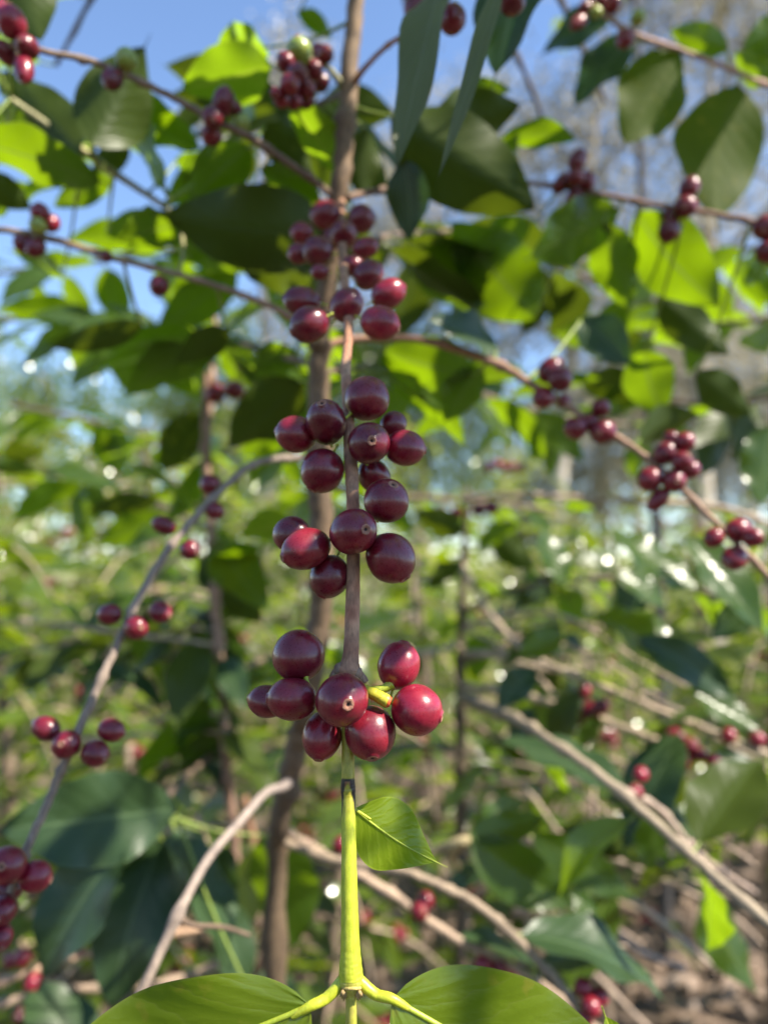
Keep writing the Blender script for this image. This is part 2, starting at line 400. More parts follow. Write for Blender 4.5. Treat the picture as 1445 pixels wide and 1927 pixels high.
# ================================================================= FRONT COFFEE PLANT
fx = P(520, 1700, .55)
A = Plant('tall coffee plant with a long drooping branch of dark ripe cherries in front', (fx.x - .02, fx.y + .05, 0))
trunk, _ = A.branch([(676, -420, .43, 34), (672, -150, .43, 36), (668, 0, .43, 38), (655, 180, .43, 42), (643, 330, .43, 44), (620, 500, .445, 46), (602, 650, .455, 48), (598, 800, .46, 52),
    (603, 950, .465, 56), (605, 1120, .47, 54), (585, 1280, .48, 52), (560, 1400, .5, 54), (528, 1550, .52, 48), (520, 1700, .55, 46)],
    bcol((.18, .115, .065), (.095, .068, .042)), 'trunk', 20, 10, .07, world=[((fx.x - .01, fx.y + .03, .7), .012), ((fx.x - .02, fx.y + .05, .3), .016), ((fx.x - .02, fx.y + .05, -.02), .02)])

# main hanging branch --------------------------------------------------
def maincol(t, q, d):
    x, y, z = pp(q); n = noise.noise(q * 220) * .5 + .5; n2 = noise.noise(q * 900) * .5 + .5
    br = (.26, .108, .062); pale = (.37, .22, .135); yg = (.34, .30, .035); lime = (.39, .42, .028)
    if y < 1270: k = max(0, min(1, n * 1.6 - .3)); c = [a + (b - a) * k for a, b in zip(br, pale)]
    else:
        k = max(0, min(1, (y - 1270) / 130)); c0 = [a + (b - a) * n for a, b in zip(br, pale)]
        kk = max(0, min(1, (y - 1490) / 60)); c1 = [a + (b - a) * kk for a, b in zip(yg, lime)]
        c = [a + (b - a) * k for a, b in zip(c0, c1)]
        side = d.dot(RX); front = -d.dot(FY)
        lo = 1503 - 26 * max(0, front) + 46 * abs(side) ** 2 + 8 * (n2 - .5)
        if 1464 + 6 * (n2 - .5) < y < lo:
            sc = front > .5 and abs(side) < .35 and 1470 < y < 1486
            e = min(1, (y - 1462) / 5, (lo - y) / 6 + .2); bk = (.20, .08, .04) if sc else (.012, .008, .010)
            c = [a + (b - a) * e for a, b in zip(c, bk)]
        if y > 1850: c = [a * .9 + b * .1 for a, b in zip((.40, .38, .06), (.3, .2, .1))]
    k = .82 + .36 * n2; return tuple(x * k for x in c)
main_pts = [(643, 380, .425, 15), (644, 440, .385, 16), (647, 512, .335, 18), (656, 611, .29, 17), (651, 690, .266, 19), (654, 760, .252, 20), (660, 866, .243, 25),
    (664, 942, .237, 25), (665, 1058, .230, 25), (663, 1160, .225, 28), (660, 1236, .221, 31), (656, 1262, .220, 48), (655, 1282, .2195, 34), (655, 1330, .218, 25), (655, 1400, .217, 24), (655, 1462, .215, 25), (655, 1485, .2148, 28), (656, 1515, .214, 26), (657, 1650, .209, 30), (659, 1770, .205, 35),
    (660, 1825, .2035, 44), (661, 1850, .203, 46), (661, 1863, .2027, 34), (661, 1872, .2025, 24), (661, 1900, .202, 21), (661, 2060, .2, 24)]
path = [(P(x, y, d), w_ / 2 * d / F) for x, y, d, w_ in main_pts]; path = crom(path, 16)
mb = MB(); tube(mb, path, 32, 0, maincol, .05, 3)
main = place('branch', mb.mesh('branch', [M['bark'], M['green_stem']], path[0][0], True), path[0][0], A.root)
main['label'] = 'long drooping branch of dark cherries ending in a lime green stem'
for pl in main.data.polygons:
    if pp(main.data.vertices[pl.vertices[0]].co + path[0][0])[1] > 1330: pl.material_index = 1
A.br.append((main, path))
# stipules and scars on the main stem
mb = MB()
for sx in (-1, 1):
    for k in range(3):
        b = P(661 + sx * (9 + k * 3), 1866, .2015 - .001 * k); t = P(661 + sx * (15 + k * 3), 1884 - 4 * k, .2005)
        tube(mb, [(b, .0006), ((b + t) / 2, .0005), (t, .0001)], 6, 0, lambda a, q, d: (.34, .24, .10))
ring = [(P(661 + 20 * math.cos(a), 1858 + 2.5 * math.sin(a), .2027 - .0030 * math.sin(a)), .00045) for a in [i * math.pi / 8 for i in range(17)]]
tube(mb, ring, 6, 0, lambda a, q, d: (.42, .34, .10), .3)
place('stipule', mb.mesh('stipule', [M['bark']], P(661, 1866, .2), True), P(661, 1866, .2), main)
mb = MB()
for dx, dy, rr_ in ((-17, 1258, .0014), (14, 1266, .0016), (24, 1275, .0012), (-24, 1268, .0012), (3, 1270, .0017)):
    c = P(656 + dx, dy, .219); t = P(656 + dx * 1.35, dy + 10, .2185)
    tube(mb, crom([(P(656 + dx * .4, dy - 6, .22), rr_), (c, rr_ * 1.2), (t, rr_ * .8)], 4), 10, 0, bcol((.26, .17, .12)), .3)
place('bud_scar', mb.mesh('bud_scar', [M['bark']], P(656, 1262, .22), True), P(656, 1262, .22), main)

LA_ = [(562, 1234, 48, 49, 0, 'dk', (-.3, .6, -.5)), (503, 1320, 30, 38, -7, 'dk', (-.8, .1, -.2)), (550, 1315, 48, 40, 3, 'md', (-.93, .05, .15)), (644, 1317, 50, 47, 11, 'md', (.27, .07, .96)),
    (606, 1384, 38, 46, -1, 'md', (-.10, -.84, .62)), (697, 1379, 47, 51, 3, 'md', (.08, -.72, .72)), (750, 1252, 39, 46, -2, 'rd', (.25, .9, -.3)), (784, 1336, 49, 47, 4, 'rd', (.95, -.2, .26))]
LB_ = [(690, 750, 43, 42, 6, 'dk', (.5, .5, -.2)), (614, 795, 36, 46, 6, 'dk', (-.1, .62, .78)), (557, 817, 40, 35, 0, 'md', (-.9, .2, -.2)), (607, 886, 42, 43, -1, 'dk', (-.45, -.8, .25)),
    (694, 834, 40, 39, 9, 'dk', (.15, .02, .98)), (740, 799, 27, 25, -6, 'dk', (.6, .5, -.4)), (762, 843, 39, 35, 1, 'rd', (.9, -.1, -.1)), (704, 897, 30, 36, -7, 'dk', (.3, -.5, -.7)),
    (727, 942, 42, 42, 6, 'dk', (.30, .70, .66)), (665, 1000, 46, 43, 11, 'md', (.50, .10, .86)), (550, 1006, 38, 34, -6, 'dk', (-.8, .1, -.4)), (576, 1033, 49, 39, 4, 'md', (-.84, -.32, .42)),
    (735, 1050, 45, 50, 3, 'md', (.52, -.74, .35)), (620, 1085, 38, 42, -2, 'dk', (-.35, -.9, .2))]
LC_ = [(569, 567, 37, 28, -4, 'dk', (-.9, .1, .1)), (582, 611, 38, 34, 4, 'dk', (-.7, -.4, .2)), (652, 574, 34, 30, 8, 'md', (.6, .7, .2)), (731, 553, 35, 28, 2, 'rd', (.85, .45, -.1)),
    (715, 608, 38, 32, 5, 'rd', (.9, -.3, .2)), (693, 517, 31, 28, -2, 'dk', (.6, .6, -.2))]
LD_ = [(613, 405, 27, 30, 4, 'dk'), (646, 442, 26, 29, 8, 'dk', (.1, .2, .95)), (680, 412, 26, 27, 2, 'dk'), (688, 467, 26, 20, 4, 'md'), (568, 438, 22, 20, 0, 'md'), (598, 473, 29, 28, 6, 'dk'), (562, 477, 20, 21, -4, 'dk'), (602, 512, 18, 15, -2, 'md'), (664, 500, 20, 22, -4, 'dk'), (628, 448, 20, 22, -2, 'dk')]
for l in (LA_, LB_, LC_, LD_): A.cherries(l, main)
# bare pedicel sticking out beside the bottom right cherries
mb = MB()
tube(mb, crom([(P(668, 1290, .2165), .0017), (P(694, 1302, .214), .0016), (P(713, 1311, .2128), .0018), (P(727, 1319, .2122), .0019), (P(735, 1322, .212), .0014)], 8), 14, 0, lambda t, q, d: (.62, .10, .03) if t > .82 else (.48, .42, .03), .12, 5)
tube(mb, crom([(P(700, 1300, .218), .0014), (P(722, 1296, .218), .0013), (P(738, 1287, .2185), .0016)], 6), 10, 0, lambda t, q, d: (.36, .40, .04), .1, 8)
place('pedicel', mb.mesh('pedicel', [M['green_stem']], P(700, 1305, .214), True), P(700, 1305, .214), main)
# three leaves of the main branch
A.leaf(582, 1897, 40, 2230, 400, .2005, .205, (.05, .62, .78), 'young', 'broad olive leaf on the lower left of the green tip', main, pet=False, free=1, n_=0) if False else None
def hero_leaf(b, t, wpx, nv, mat, pet_from, petr, label, **kw):
    bb, tt = P(*b), P(*t); mb = MB()
    leaf(mb, bb, tt, wpx * b[2] / F, CV(*nv).normalized(), n=64, m=14, quilt=.008, midr=kw.pop('midr', .0009), **kw)
    q = P(*pet_from); mid = (q + bb) / 2 - UZ * .0012
    ax = (tt - bb).normalized()
    tube(mb, crom([(q, petr * 1.15), (mid, petr), (bb, petr * .9), (bb + ax * .006, petr * .6)], 10), 16, 1, lambda a, qq, d: (.44, .47, .03))
    o = place('leaf', mb.mesh('leaf', [M[mat], M['green_stem']], bb, True), bb, main); o['label'] = label
hero_leaf((585, 1893, .2), (-110, 2295, .205), 280, (.05, .35, .93), 'tip', (645, 1846, .203), .0015, 'broad olive leaf spreading left from the green tip', fold=.12, wave=.10, seed=5, curl=.02, blunt=.72)
hero_leaf((738, 1880, .2), (1330, 2215, .205), 290, (.05, .35, .93), 'tip', (676, 1846, .203), .0015, 'broad olive leaf spreading right from the green tip', fold=.12, wave=.08, seed=11, curl=.02, blunt=.72)
hero_leaf((666, 1522, .2165), (842, 1632, .222), 128, (-.12, -.30, -.94), 'young', (657, 1508, .2145), .0005, 'small lime green leaf with a pointed tip', fold=.10, wave=.07, seed=12, curl=.02, blunt=-.80, midr=.0004)
hero_leaf((1190, 2100, .23), (1132, 1893, .235), 110, (.3, .45, .8), 'young', (1200, 2130, .23), .001, 'tip of a bright leaf low beside the olive one', fold=.2, wave=.1, seed=3, curl=.02)

# other branches of the front plant -----------------------------------
ul, _ = A.branch([(632, 372, .43, 18), (560, 318, .42, 19), (470, 258, .41, 19), (400, 225, .405, 17), (330, 185, .40, 17), (200, 125, .39, 17), (90, 98, .38, 15), (0, 82, .375, 14), (-200, 60, .37, 13)], bcol(RED, PALE), nodes=.03)
A.cherries([(22, 42, 27, 30, 4, 'rd'), (2, 30, 24, 30, 0, 'md'), (52, 88, 24, 20, 5, 'dk'), (12, 100, 24, 18, -3, 'dk'), (46, 130, 18, 28, 6, 'rd')], ul)
A.cherries([(238, 112, 21, 20, 2, 'gr', (.1, .9, .1)), (212, 149, 23, 19, 3, 'dk'), (421, 192, 21, 28, 4, 'dk'), (400, 222, 20, 20, 3, 'dk'), (398, 254, 20, 20, 2, 'md'), (440, 205, 16, 16, -4, 'dk'), (455, 232, 18, 16, -2, 'gr')], ul)
lt, _ = A.branch([(648, 165, .43, 22), (620, 130, .42, 14), (590, 112, .41, 12), (560, 120, .40, 12), (530, 150, .39, 10)], bcol((.3, .3, .18)), nodes=.02)
A.cherries([(563, 97, 26, 24, 5, 'gr'), (600, 100, 17, 18, -2, 'dk'), (612, 102, 16, 17, 3, 'dk'), (538, 118, 18, 20, 3, 'md'), (560, 138, 20, 20, 6, 'dk'), (590, 132, 20, 18, 2, 'dk'), (545, 158, 19, 19, 3, 'md'), (575, 165, 20, 18, 5, 'dk'), (530, 185, 16, 18, 1, 'md'), (553, 190, 16, 16, -2, 'md'), (575, 186, 17, 18, 2, 'dk'), (603, 155, 18, 18, -4, 'dk'), (519, 175, 11, 11, 4, 'rd')], lt)
tr, _ = A.branch([(654, 172, .43, 22), (690, 125, .42, 14), (730, 85, .41, 13), (775, 55, .40, 13), (850, -10, .37, 13), (940, -120, .33, 13)], bcol((.32, .15, .07)), nodes=.04)
A.cherries([(851, 36, 28, 25, 3, 'dk'), (782, 14, 23, 28, -3, 'dk')], tr)
tr2, _ = A.branch([(668, -60, .43, 20), (760, -110, .40, 15), (900, -70, .36, 14), (1010, -60, .34, 14), (1200, -100, .33, 13)], bcol(BROWN), nodes=.04)
A.cherries([(963, 2, 26, 25, 3, 'dk')], tr2)
lm, _ = A.branch([(604, 655, .455, 20), (540, 592, .45, 17), (480, 565, .45, 17), (430, 545, .45, 15), (330, 515, .45, 14), (200, 482, .45, 16), (90, 447, .45, 18), (0, 432, .45, 16), (-160, 420, .45, 14)], bcol((.26, .15, .10), PALE), nodes=.03)
A.cherries([(76, 402, 18, 20, 4, 'rd'), (96, 420, 17, 18, 3, 'rd'), (72, 425, 16, 17, 7, 'gr'), (45, 458, 19, 18, 3, 'dk'), (68, 466, 20, 18, 5, 'md'), (200, 482, 12, 12, 4, 'dk'), (300, 538, 20, 19, 3, 'dk')], lm)
ll, _ = A.branch([(600, 862, .46, 24), (540, 862, .45, 18), (480, 872, .43, 18), (430, 910, .41, 19), (370, 970, .39, 20), (300, 1060, .37, 20), (250, 1150, .355, 20), (200, 1260, .34, 21), (150, 1372, .33, 22), (112, 1460, .325, 22), (80, 1535, .32, 22), (45, 1612, .315, 22), (-10, 1760, .31, 20), (-60, 1900, .31, 20)], bcol((.20, .16, .13), (.26, .20, .16)), nodes=.035)
A.cherries([(309, 989, 24, 17, 2, 'dk'), (358, 1035, 19, 20, 3, 'dk'), (396, 912, 20, 19, -3, 'md'), (404, 961, 17, 18, -2, 'md')], ll)
A.cherries([(207, 1156, 23, 20, 0, 'dk'), (257, 1181, 22, 23, 5, 'dk'), (302, 1152, 23, 20, 1, 'dk')], ll)
A.cherries([(87, 1371, 28, 22, 2, 'dk'), (125, 1401, 30, 23, 5, 'dk'), (180, 1418, 27, 25, 4, 'dk'), (210, 1374, 26, 22, 0, 'dk')], ll)
A.cherries([(14, 1628, 36, 34, 8, 'dk'), (68, 1649, 29, 30, 3, 'rd'), (16, 1672, 28, 26, -4, 'dk'), (6, 1712, 26, 30, 4, 'dk'), (0, 1762, 24, 28, 4, 'md')], ll)
lg, _ = A.branch([(550, 1462, .515, 28), (533, 1480, .49, 24), (500, 1492, .45, 22), (455, 1542, .42, 22), (395, 1612, .39, 23), (350, 1690, .37, 25), (334, 1722, .365, 36), (312, 1770, .36, 25), (270, 1860, .35, 25), (180, 2050, .34, 25)], bcol((.24, .20, .18), (.28, .22, .18)))
A.branch([(338, 1724, .365, 20), (360, 1740, .37, 14), (420, 1745, .40, 13), (470, 1760, .43, 10)], bcol(BROWN))
rm, _ = A.branch([(608, 650, .455, 22), (690, 636, .46, 20), (800, 640, .46, 20), (930, 683, .46, 22), (1010, 730, .455, 20), (1130, 803, .45, 17), (1230, 872, .44, 16), (1330, 968, .43, 16), (1445, 1085, .42, 16), (1600, 1260, .41, 15)], bcol((.30, .16, .10), (.30, .20, .14)), nodes=.035)
A.cherries([(1036, 697, 27, 22, 3, 'dk'), (1054, 714, 22, 24, 6, 'dk'), (1022, 748, 22, 20, 4, 'md'), (1060, 755, 16, 14, -2, 'md')], rm)
A.cherries([(1130, 768, 18, 18, -1, 'dk'), (1082, 806, 22, 22, 4, 'dk'), (1134, 812, 24, 25, 6, 'dk'), (1106, 796, 17, 20, 2, 'dk')], rm)
A.cherries([(1287, 832, 19, 20, -1, 'dk'), (1250, 853, 24, 20, 4, 'dk'), (1282, 868, 20, 19, 3, 'dk'), (1222, 902, 24, 23, 4, 'md'), (1268, 905, 23, 20, 6, 'md'), (1298, 884, 18, 19, 0, 'dk'), (1238, 940, 16, 27, 2, 'dk'), (1262, 826, 16, 16, -5, 'dk')], rm)
A.cherries([(1388, 998, 24, 23, 5, 'md'), (1342, 1012, 20, 18, 2, 'md'), (1416, 1012, 20, 18, 2, 'dk'), (1381, 1050, 22, 26, 4, 'md')], rm)
ru, _ = A.branch([(650, 372, .43, 20), (750, 352, .46, 15), (880, 340, .50, 13), (1000, 345, .52, 12), (1130, 366, .52, 13), (1230, 385, .51, 14), (1330, 400, .50, 14), (1445, 422, .49, 14), (1600, 450, .48, 14)], bcol(RED, (.3, .17, .13)), nodes=.035)
A.cherries([(866, 337, 20, 18, 3, 'md'), (880, 352, 20, 20, 4, 'dk'), (893, 371, 16, 19, 3, 'md')], ru)
A.cherries([(1086, 303, 17, 24, 0, 'dk'), (1056, 345, 22, 15, 1, 'dk'), (1104, 342, 20, 16, 2, 'dk'), (1080, 381, 18, 25, 2, 'md'), (1082, 335, 17, 18, 6, 'dk')], ru)
A.cherries([(1296, 354, 22, 19, 1, 'dk'), (1289, 389, 23, 20, 4, 'dk'), (1262, 408, 18, 18, 0, 'dk'), (1258, 434, 20, 24, 3, 'dk'), (1440, 428, 22, 25, 2, 'dk'), (1444, 474, 22, 22, 2, 'dk')], ru)
tw, _ = A.branch([(20, 185, .47, 12), (100, 242, .48, 18), (215, 325, .49, 18), (325, 402, .5, 13), (345, 460, .48, 9), (338, 516, .455, 9)], bcol((.42, .40, .22), (.30, .28, .12)))

for a in [
    # top left
    (10, -130, 84, 96, 150, .41, .42, D_, 'leaf'), (-60, -40, 40, 110, 90, .44, .44, B_, 'leaf'), (172, 275, 284, 64, 135, .44, .45, D_, 'leaf'),
    (150, 290, 15, 120, 95, .47, .48, D_, 'leaf'), (200, 205, 395, 290, 150, .47, .49, B_, 'leaf'), (310, 350, 210, 235, 80, .47, .5, B_, 'leaf'),
    (510, 120, 325, 175, 105, .44, .47, B_, 'young'), (500, 90, 395, 95, 70, .46, .49, B_, 'young'), (470, 275, 350, 400, 120, .45, .47, B_, 'leaf'), (440, 400, 400, 270, 80, .50, .52, B_, 'young'),
    (545, 190, 645, 340, 95, .42, .45, B_, 'young'), (495, 235, 600, 340, 70, .43, .46, D_, 'leaf'), (490, 315, 618, 415, 70, .44, .46, B_, 'leaf'),
    (-60, 262, 216, 352, 95, .45, .46, B_, 'leaf'), (-20, 200, 130, 300, 60, .50, .50, M_, 'leaf'), (-40, 330, 70, 400, 70, .48, .5, D_, 'leaf'), (110, 210, 160, 330, 60, .52, .52, B_, 'leaf'),
    (620, 440, 270, 398, 160, .435, .46, D_, 'leaf'), (610, 520, 400, 470, 130, .45, .5, D_, 'leaf'), (340, 420, 205, 455, 75, .50, .52, B_, 'leaf'), (430, 470, 300, 455, 60, .52, .54, B_, 'leaf'), (620, 480, 560, 560, 60, .47, .48, B_, 'leaf'),
    # top centre and right
    (850, -90, 733, 388, 74, .36, .31, (-.45, .15, .85), 'under', None, None, True), (950, -80, 803, 400, 34, .33, .29, (-.2, .2, .9), 'under'), (1000, -130, 925, 170, 150, .38, .40, GD, 'dark'),
    (735, 215, 1034, 412, 165, .43, .44, D_, 'leaf'), (800, 260, 1000, 190, 110, .45, .46, D_, 'leaf'), (850, 190, 975, 172, 40, .47, .48, B_, 'leaf'), (760, 300, 772, 470, 125, .44, .45, GD, 'dark'),
    (690, 240, 676, 385, 90, .44, .45, D_, 'leaf'), (1005, 575, 715, 470, 200, .60, .58, B_, 'leaf'), (1010, 600, 830, 395, 150, .56, .56, M_, 'leaf'), (1000, 420, 880, 500, 90, .58, .58, B_, 'leaf'),
    (940, 262, 1098, 268, 52, .50, .52, B_, 'leaf'), (975, 250, 925, 330, 30, .50, .52, B_, 'leaf'), (1165, 398, 985, 492, 110, .52, .50, M_, 'leaf'), (1135, 420, 1190, 605, 90, .52, .55, M_, 'leaf'),
    (60, 190, 190, 330, 60, .52, .54, B_, 'leaf'), (210, 330, 90, 395, 55, .54, .56, B_, 'leaf'), (330, 300, 450, 345, 60, .52, .54, B_, 'young'), (-10, 140, 120, 235, 60, .54, .56, D_, 'leaf'), (400, 300, 300, 395, 60, .56, .58, B_, 'leaf'), (200, 440, 330, 400, 50, .56, .58, M_, 'leaf'),
    (-30, 400, 110, 350, 50, .56, .6, B_, 'leaf'), (450, 420, 520, 330, 50, .54, .56, D_, 'leaf'), (120, 520, 10, 470, 45, .6, .62, B_, 'leaf'), (240, 250, 160, 350, 50, .56, .58, D_, 'leaf'), (480, 230, 400, 150, 60, .56, .58, B_, 'leaf'), (560, 20, 630, 80, 35, .56, .58, M_, 'leaf'),
    (1195, 400, 1372, 592, 130, .52, .52, (.2, .7, -.7), 'leaf'), (1235, 560, 1388, 678, 75, .56, .55, D_, 'leaf'), (935, 655, 788, 595, 55, .47, .44, G_, 'dark'), (1090, 600, 1195, 695, 90, .50, .48, GD, 'dark'),
    (890, 705, 700, 655, 100, .50, .52, M_, 'leaf'), (905, 690, 830, 805, 120, .50, .52, M_, 'leaf'), (720, 660, 800, 760, 70, .52, .54, B_, 'leaf'),
    (565, 715, 415, 855, 130, .48, .50, D_, 'leaf'), (590, 760, 490, 835, 75, .52, .52, B_, 'leaf'), (560, 660, 470, 700, 60, .52, .55, B_, 'leaf'), (430, 620, 320, 690, 60, .50, .52, D_, 'leaf'), (270, 610, 75, 655, 50, .50, .52, D_, 'leaf'),
    (1170, 560, 1120, 700, 60, .58, .6, B_, 'leaf'), (1210, 660, 1255, 800, 100, .56, .6, M_, 'leaf'), (1310, 700, 1420, 790, 70, .56, .58, D_, 'leaf'), (1200, 830, 1330, 780, 60, .5, .52, D_, 'leaf'),
    (560, 975, 445, 1015, 70, .56, .58, B_, 'young'),
    (530, 240, 620, 100, 70, .52, .55, D_, 'leaf'),
]: A.leaf(*a)

# unseen upper branches and leaves; those by shade_leaf are added to shade the clusters
e2 = CV(0, 0, 1); e2 = (e2 - SUN * e2.dot(SUN)).normalized(); e1 = e2.cross(SUN); e1 = e1 if e1.dot(RX) > 0 else -e1
shade, _ = A.branch([(676, -380, .43, 24)], bcol(BROWN), world=[(P(672, -380, .43) + Vector((.12, -.05, .03)), .004), (P(722, 963, .22) + SUN * .42 + Vector((-.01, .06, .07)), .004), (P(722, 963, .22) + SUN * .36 + Vector((.10, -.04, -.04)), .003), (P(722, 963, .22) + SUN * .30 + Vector((.17, -.1, -.13)), .002)])  # unseen branch added to carry the sun-blocking leaves
def shade_leaf(px, py, d, k, e_lo, e_hi, length, z0=0.0, seed=1):
    """added out-of-view leaf that blocks the sun from the point, e_lo..e_hi metres wide"""
    c = P(px, py, d) + SUN * k + e1 * ((e_lo + e_hi) / 2) + e2 * z0
    b = c - e2 * length / 2; t = c + e2 * length / 2
    if A.near(t)[0] < A.near(b)[0]: b, t = t, b
    dist, q, r, o = A.near(b)
    mb = MB(); leaf(mb, b, t, e_hi - e_lo, (SUN + Vector((.1, .05, .1))).normalized(), .04, .12, .08, 24, 4, 0, seed, petfrom=q)
    place('leaf', mb.mesh('leaf', [M['leaf'], M['green_stem']], b, True), b, o)  # named leaf, added to cast shade on the cherries
shade_leaf(640, 1200, .222, .30, -.030, .014, .12, 0, 2)      # over the left of the bottom cluster
shade_leaf(700, 1000, .235, .33, -.004, .018, .12, 0, 3)      # lower middle cluster
shade_leaf(660, 1130, .228, .27, -.007, .016, .10, 0, 6)
shade_leaf(640, 790, .25, .30, -.017, .017, .10, 0, 4)        # upper middle cluster
shade_leaf(600, 900, .25, .36, -.018, .008, .10, 0, 7)
shade_leaf(640, 430, .36, .22, -.03, .034, .12, 0, 5)         # top clusters
shade_leaf(560, 600, .30, .25, -.02, .016, .10, 0, 8)
rs = random.Random(21)
upb = []
for k in range(7):
    a0 = rs.uniform(0, 6.28); st = P(674, -300 - 60 * k, .43); dr_ = Vector((math.cos(a0), math.sin(a0), rs.uniform(-.1, .4)))
    o, pth = A.branch([], bcol(BROWN), world=[(st, .003), (st + dr_ * .12, .0028), (st + dr_ * .25 + Vector((0, 0, -.03)), .0022), (st + dr_ * .36 + Vector((0, 0, -.09)), .0015)], nodes=.03)
    for j in range(9):
        q = pth[min(len(pth) - 1, 4 + j * len(pth) // 10)][0]; sd = 1 if j % 2 else -1
        dv = (dr_.cross(Vector((0, 0, 1))) * sd + dr_ * .5 + Vector((0, 0, rs.uniform(-.6, .1)))).normalized(); b = q + dv * .012; t = b + dv * rs.uniform(.08, .14)
        if pp(t)[2] > .05 and 0 < pp(t)[0] < 1445 and pp(t)[1] > 0: continue
        mb = MB(); leaf(mb, b, t, .048, Vector((rs.uniform(-.4, .4), rs.uniform(-.4, .4), 1)), .06, .2, .12, 14, 3, 0, rs.randrange(999), petfrom=q)
        place('leaf', mb.mesh('leaf', [M['leaf'], M['green_stem']], b, True), b, o)

# ================================================================= RIGHT NEIGHBOUR with branch across the top right corner
bx = P(1750, 963, .75)
E = Plant('coffee plant reaching in at the top right with broad hanging leaves', (bx.x, bx.y, 0))
E.branch([], bcol(BROWN), 'trunk', 14, world=[((bx.x, bx.y, -.02), .016), ((bx.x, bx.y, .6), .014), ((bx.x - .02, bx.y - .02, 1.3), .012), ((bx.x - .03, bx.y - .05, 1.9), .008)])
eb, _ = E.branch([(1720, 190, .68, 16), (1560, 185, .62, 14), (1445, 160, .58, 13), (1380, 133, .57, 13), (1290, 98, .56, 13), (1200, 68, .55, 14), (1150, 38, .55, 14), (1120, 12, .55, 11), (1080, -40, .55, 9)], bcol((.42, .26, .22), (.4, .26, .22)), nodes=.03)
E.cherries([(1088, 42, 12, 20, 2, 'md'), (1176, 73, 17, 19, 3, 'rd'), (1152, 8, 16, 18, 2, 'md'), (1120, 24, 12, 12, 4, 'gr'), (1200, 34, 15, 15, 2, 'gr'), (1128, 2, 14, 14, -3, 'dk'), (1100, 15, 12, 14, 1, 'dk')], eb)
for a in [(1388, 158, 1352, 440, 165, .57, .55, (.0, .35, -.94), 'yellowing'), (1280, 95, 1165, 290, 135, .56, .55, (.1, .4, -.9), 'yellowing'), (1475, 140, 1372, 92, 130, .58, .60, (.1, .4, -.9), 'leaf'), (1500, 50, 1385, 95, 110, .58, .58, (.1, .4, -.9), 'leaf'),
    (1370, 92, 1248, 52, 55, .57, .57, (.1, .4, -.9), 'leaf'), (1190, 70, 1070, 215, 80, .58, .6, GD, 'dark'), (1150, 40, 1010, 110, 60, .6, .64, GD, 'dark'), (1460, 480, 1390, 540, 40, .6, .6, B_, 'leaf')]: E.leaf(*a)

# ================================================================= LEFT NEIGHBOUR with thin upright stems
gx = P(455, 1900, .85)
G = Plant('coffee plant with two thin upright brown stems left of the thick one', (gx.x, gx.y + .05, 0))
g1, _ = G.branch([(388, 700, .78, 14), (387, 760, .78, 16), (388, 860, .78, 20), (398, 1000, .79, 20), (407, 1150, .8, 22), (418, 1300, .81, 22), (428, 1450, .82, 24), (442, 1600, .83, 24), (450, 1750, .84, 26), (455, 1900, .85, 26)], bcol((.30, .19, .14)), 'trunk', 12, 8, .05, world=[((gx.x, gx.y + .03, .35), .009), ((gx.x, gx.y + .05, -.02), .011)])
G.cherries([(405, 741, 21, 19, 8, 'rd'), (443, 734, 19, 19, 8, 'rd')], g1)
g2, _ = G.branch([(460, 1500, .83, 18), (480, 1600, .84, 20), (500, 1700, .86, 20), (492, 1850, .87, 22), (470, 1990, .87, 22)], bcol((.27, .15, .09)), nodes=.05)
gt, _ = G.branch([(388, 860, .78, 16), (400, 700, .8, 14), (405, 600, .82, 12), (400, 470, .84, 12)], bcol((.34, .22, .16)), nodes=.05)
g3, _ = G.branch([(452, 1800, .84, 18), (300, 1850, .78, 18), (180, 1858, .72, 18), (60, 1872, .68, 19), (-80, 1920, .66, 18)], bcol(PALE), nodes=.04)
g4, _ = G.branch([(448, 1740, .84, 15), (300, 1760, .78, 15), (110, 1812, .66, 17), (0, 1850, .64, 19), (-90, 1900, .62, 18)], bcol((.42, .28, .19)), nodes=.04)
G.cherries([(42, 1802, 17, 17, 2, 'rd'), (62, 1850, 16, 18, 3, 'rd'), (22, 1808, 14, 14, -3, 'md'), (145, 1785, 15, 14, 1, 'md')], g4)
g5, _ = G.branch([(370, 1530, .72, 12), (385, 1580, .72, 14), (400, 1660, .74, 14), (425, 1740, .76, 15), (440, 1800, .84, 16)], bcol((.5, .34, .26)), nodes=.05)
g6, _ = G.branch([(400, 1420, .815, 12), (330, 1480, .7, 14), (290, 1545, .58, 14), (235, 1592, .49, 14)], bcol(BROWN), nodes=.05)
G.branch([(300, 1535, .60, 12), (325, 1530, .55, 12), (335, 1522, .505, 10)], bcol(BROWN))
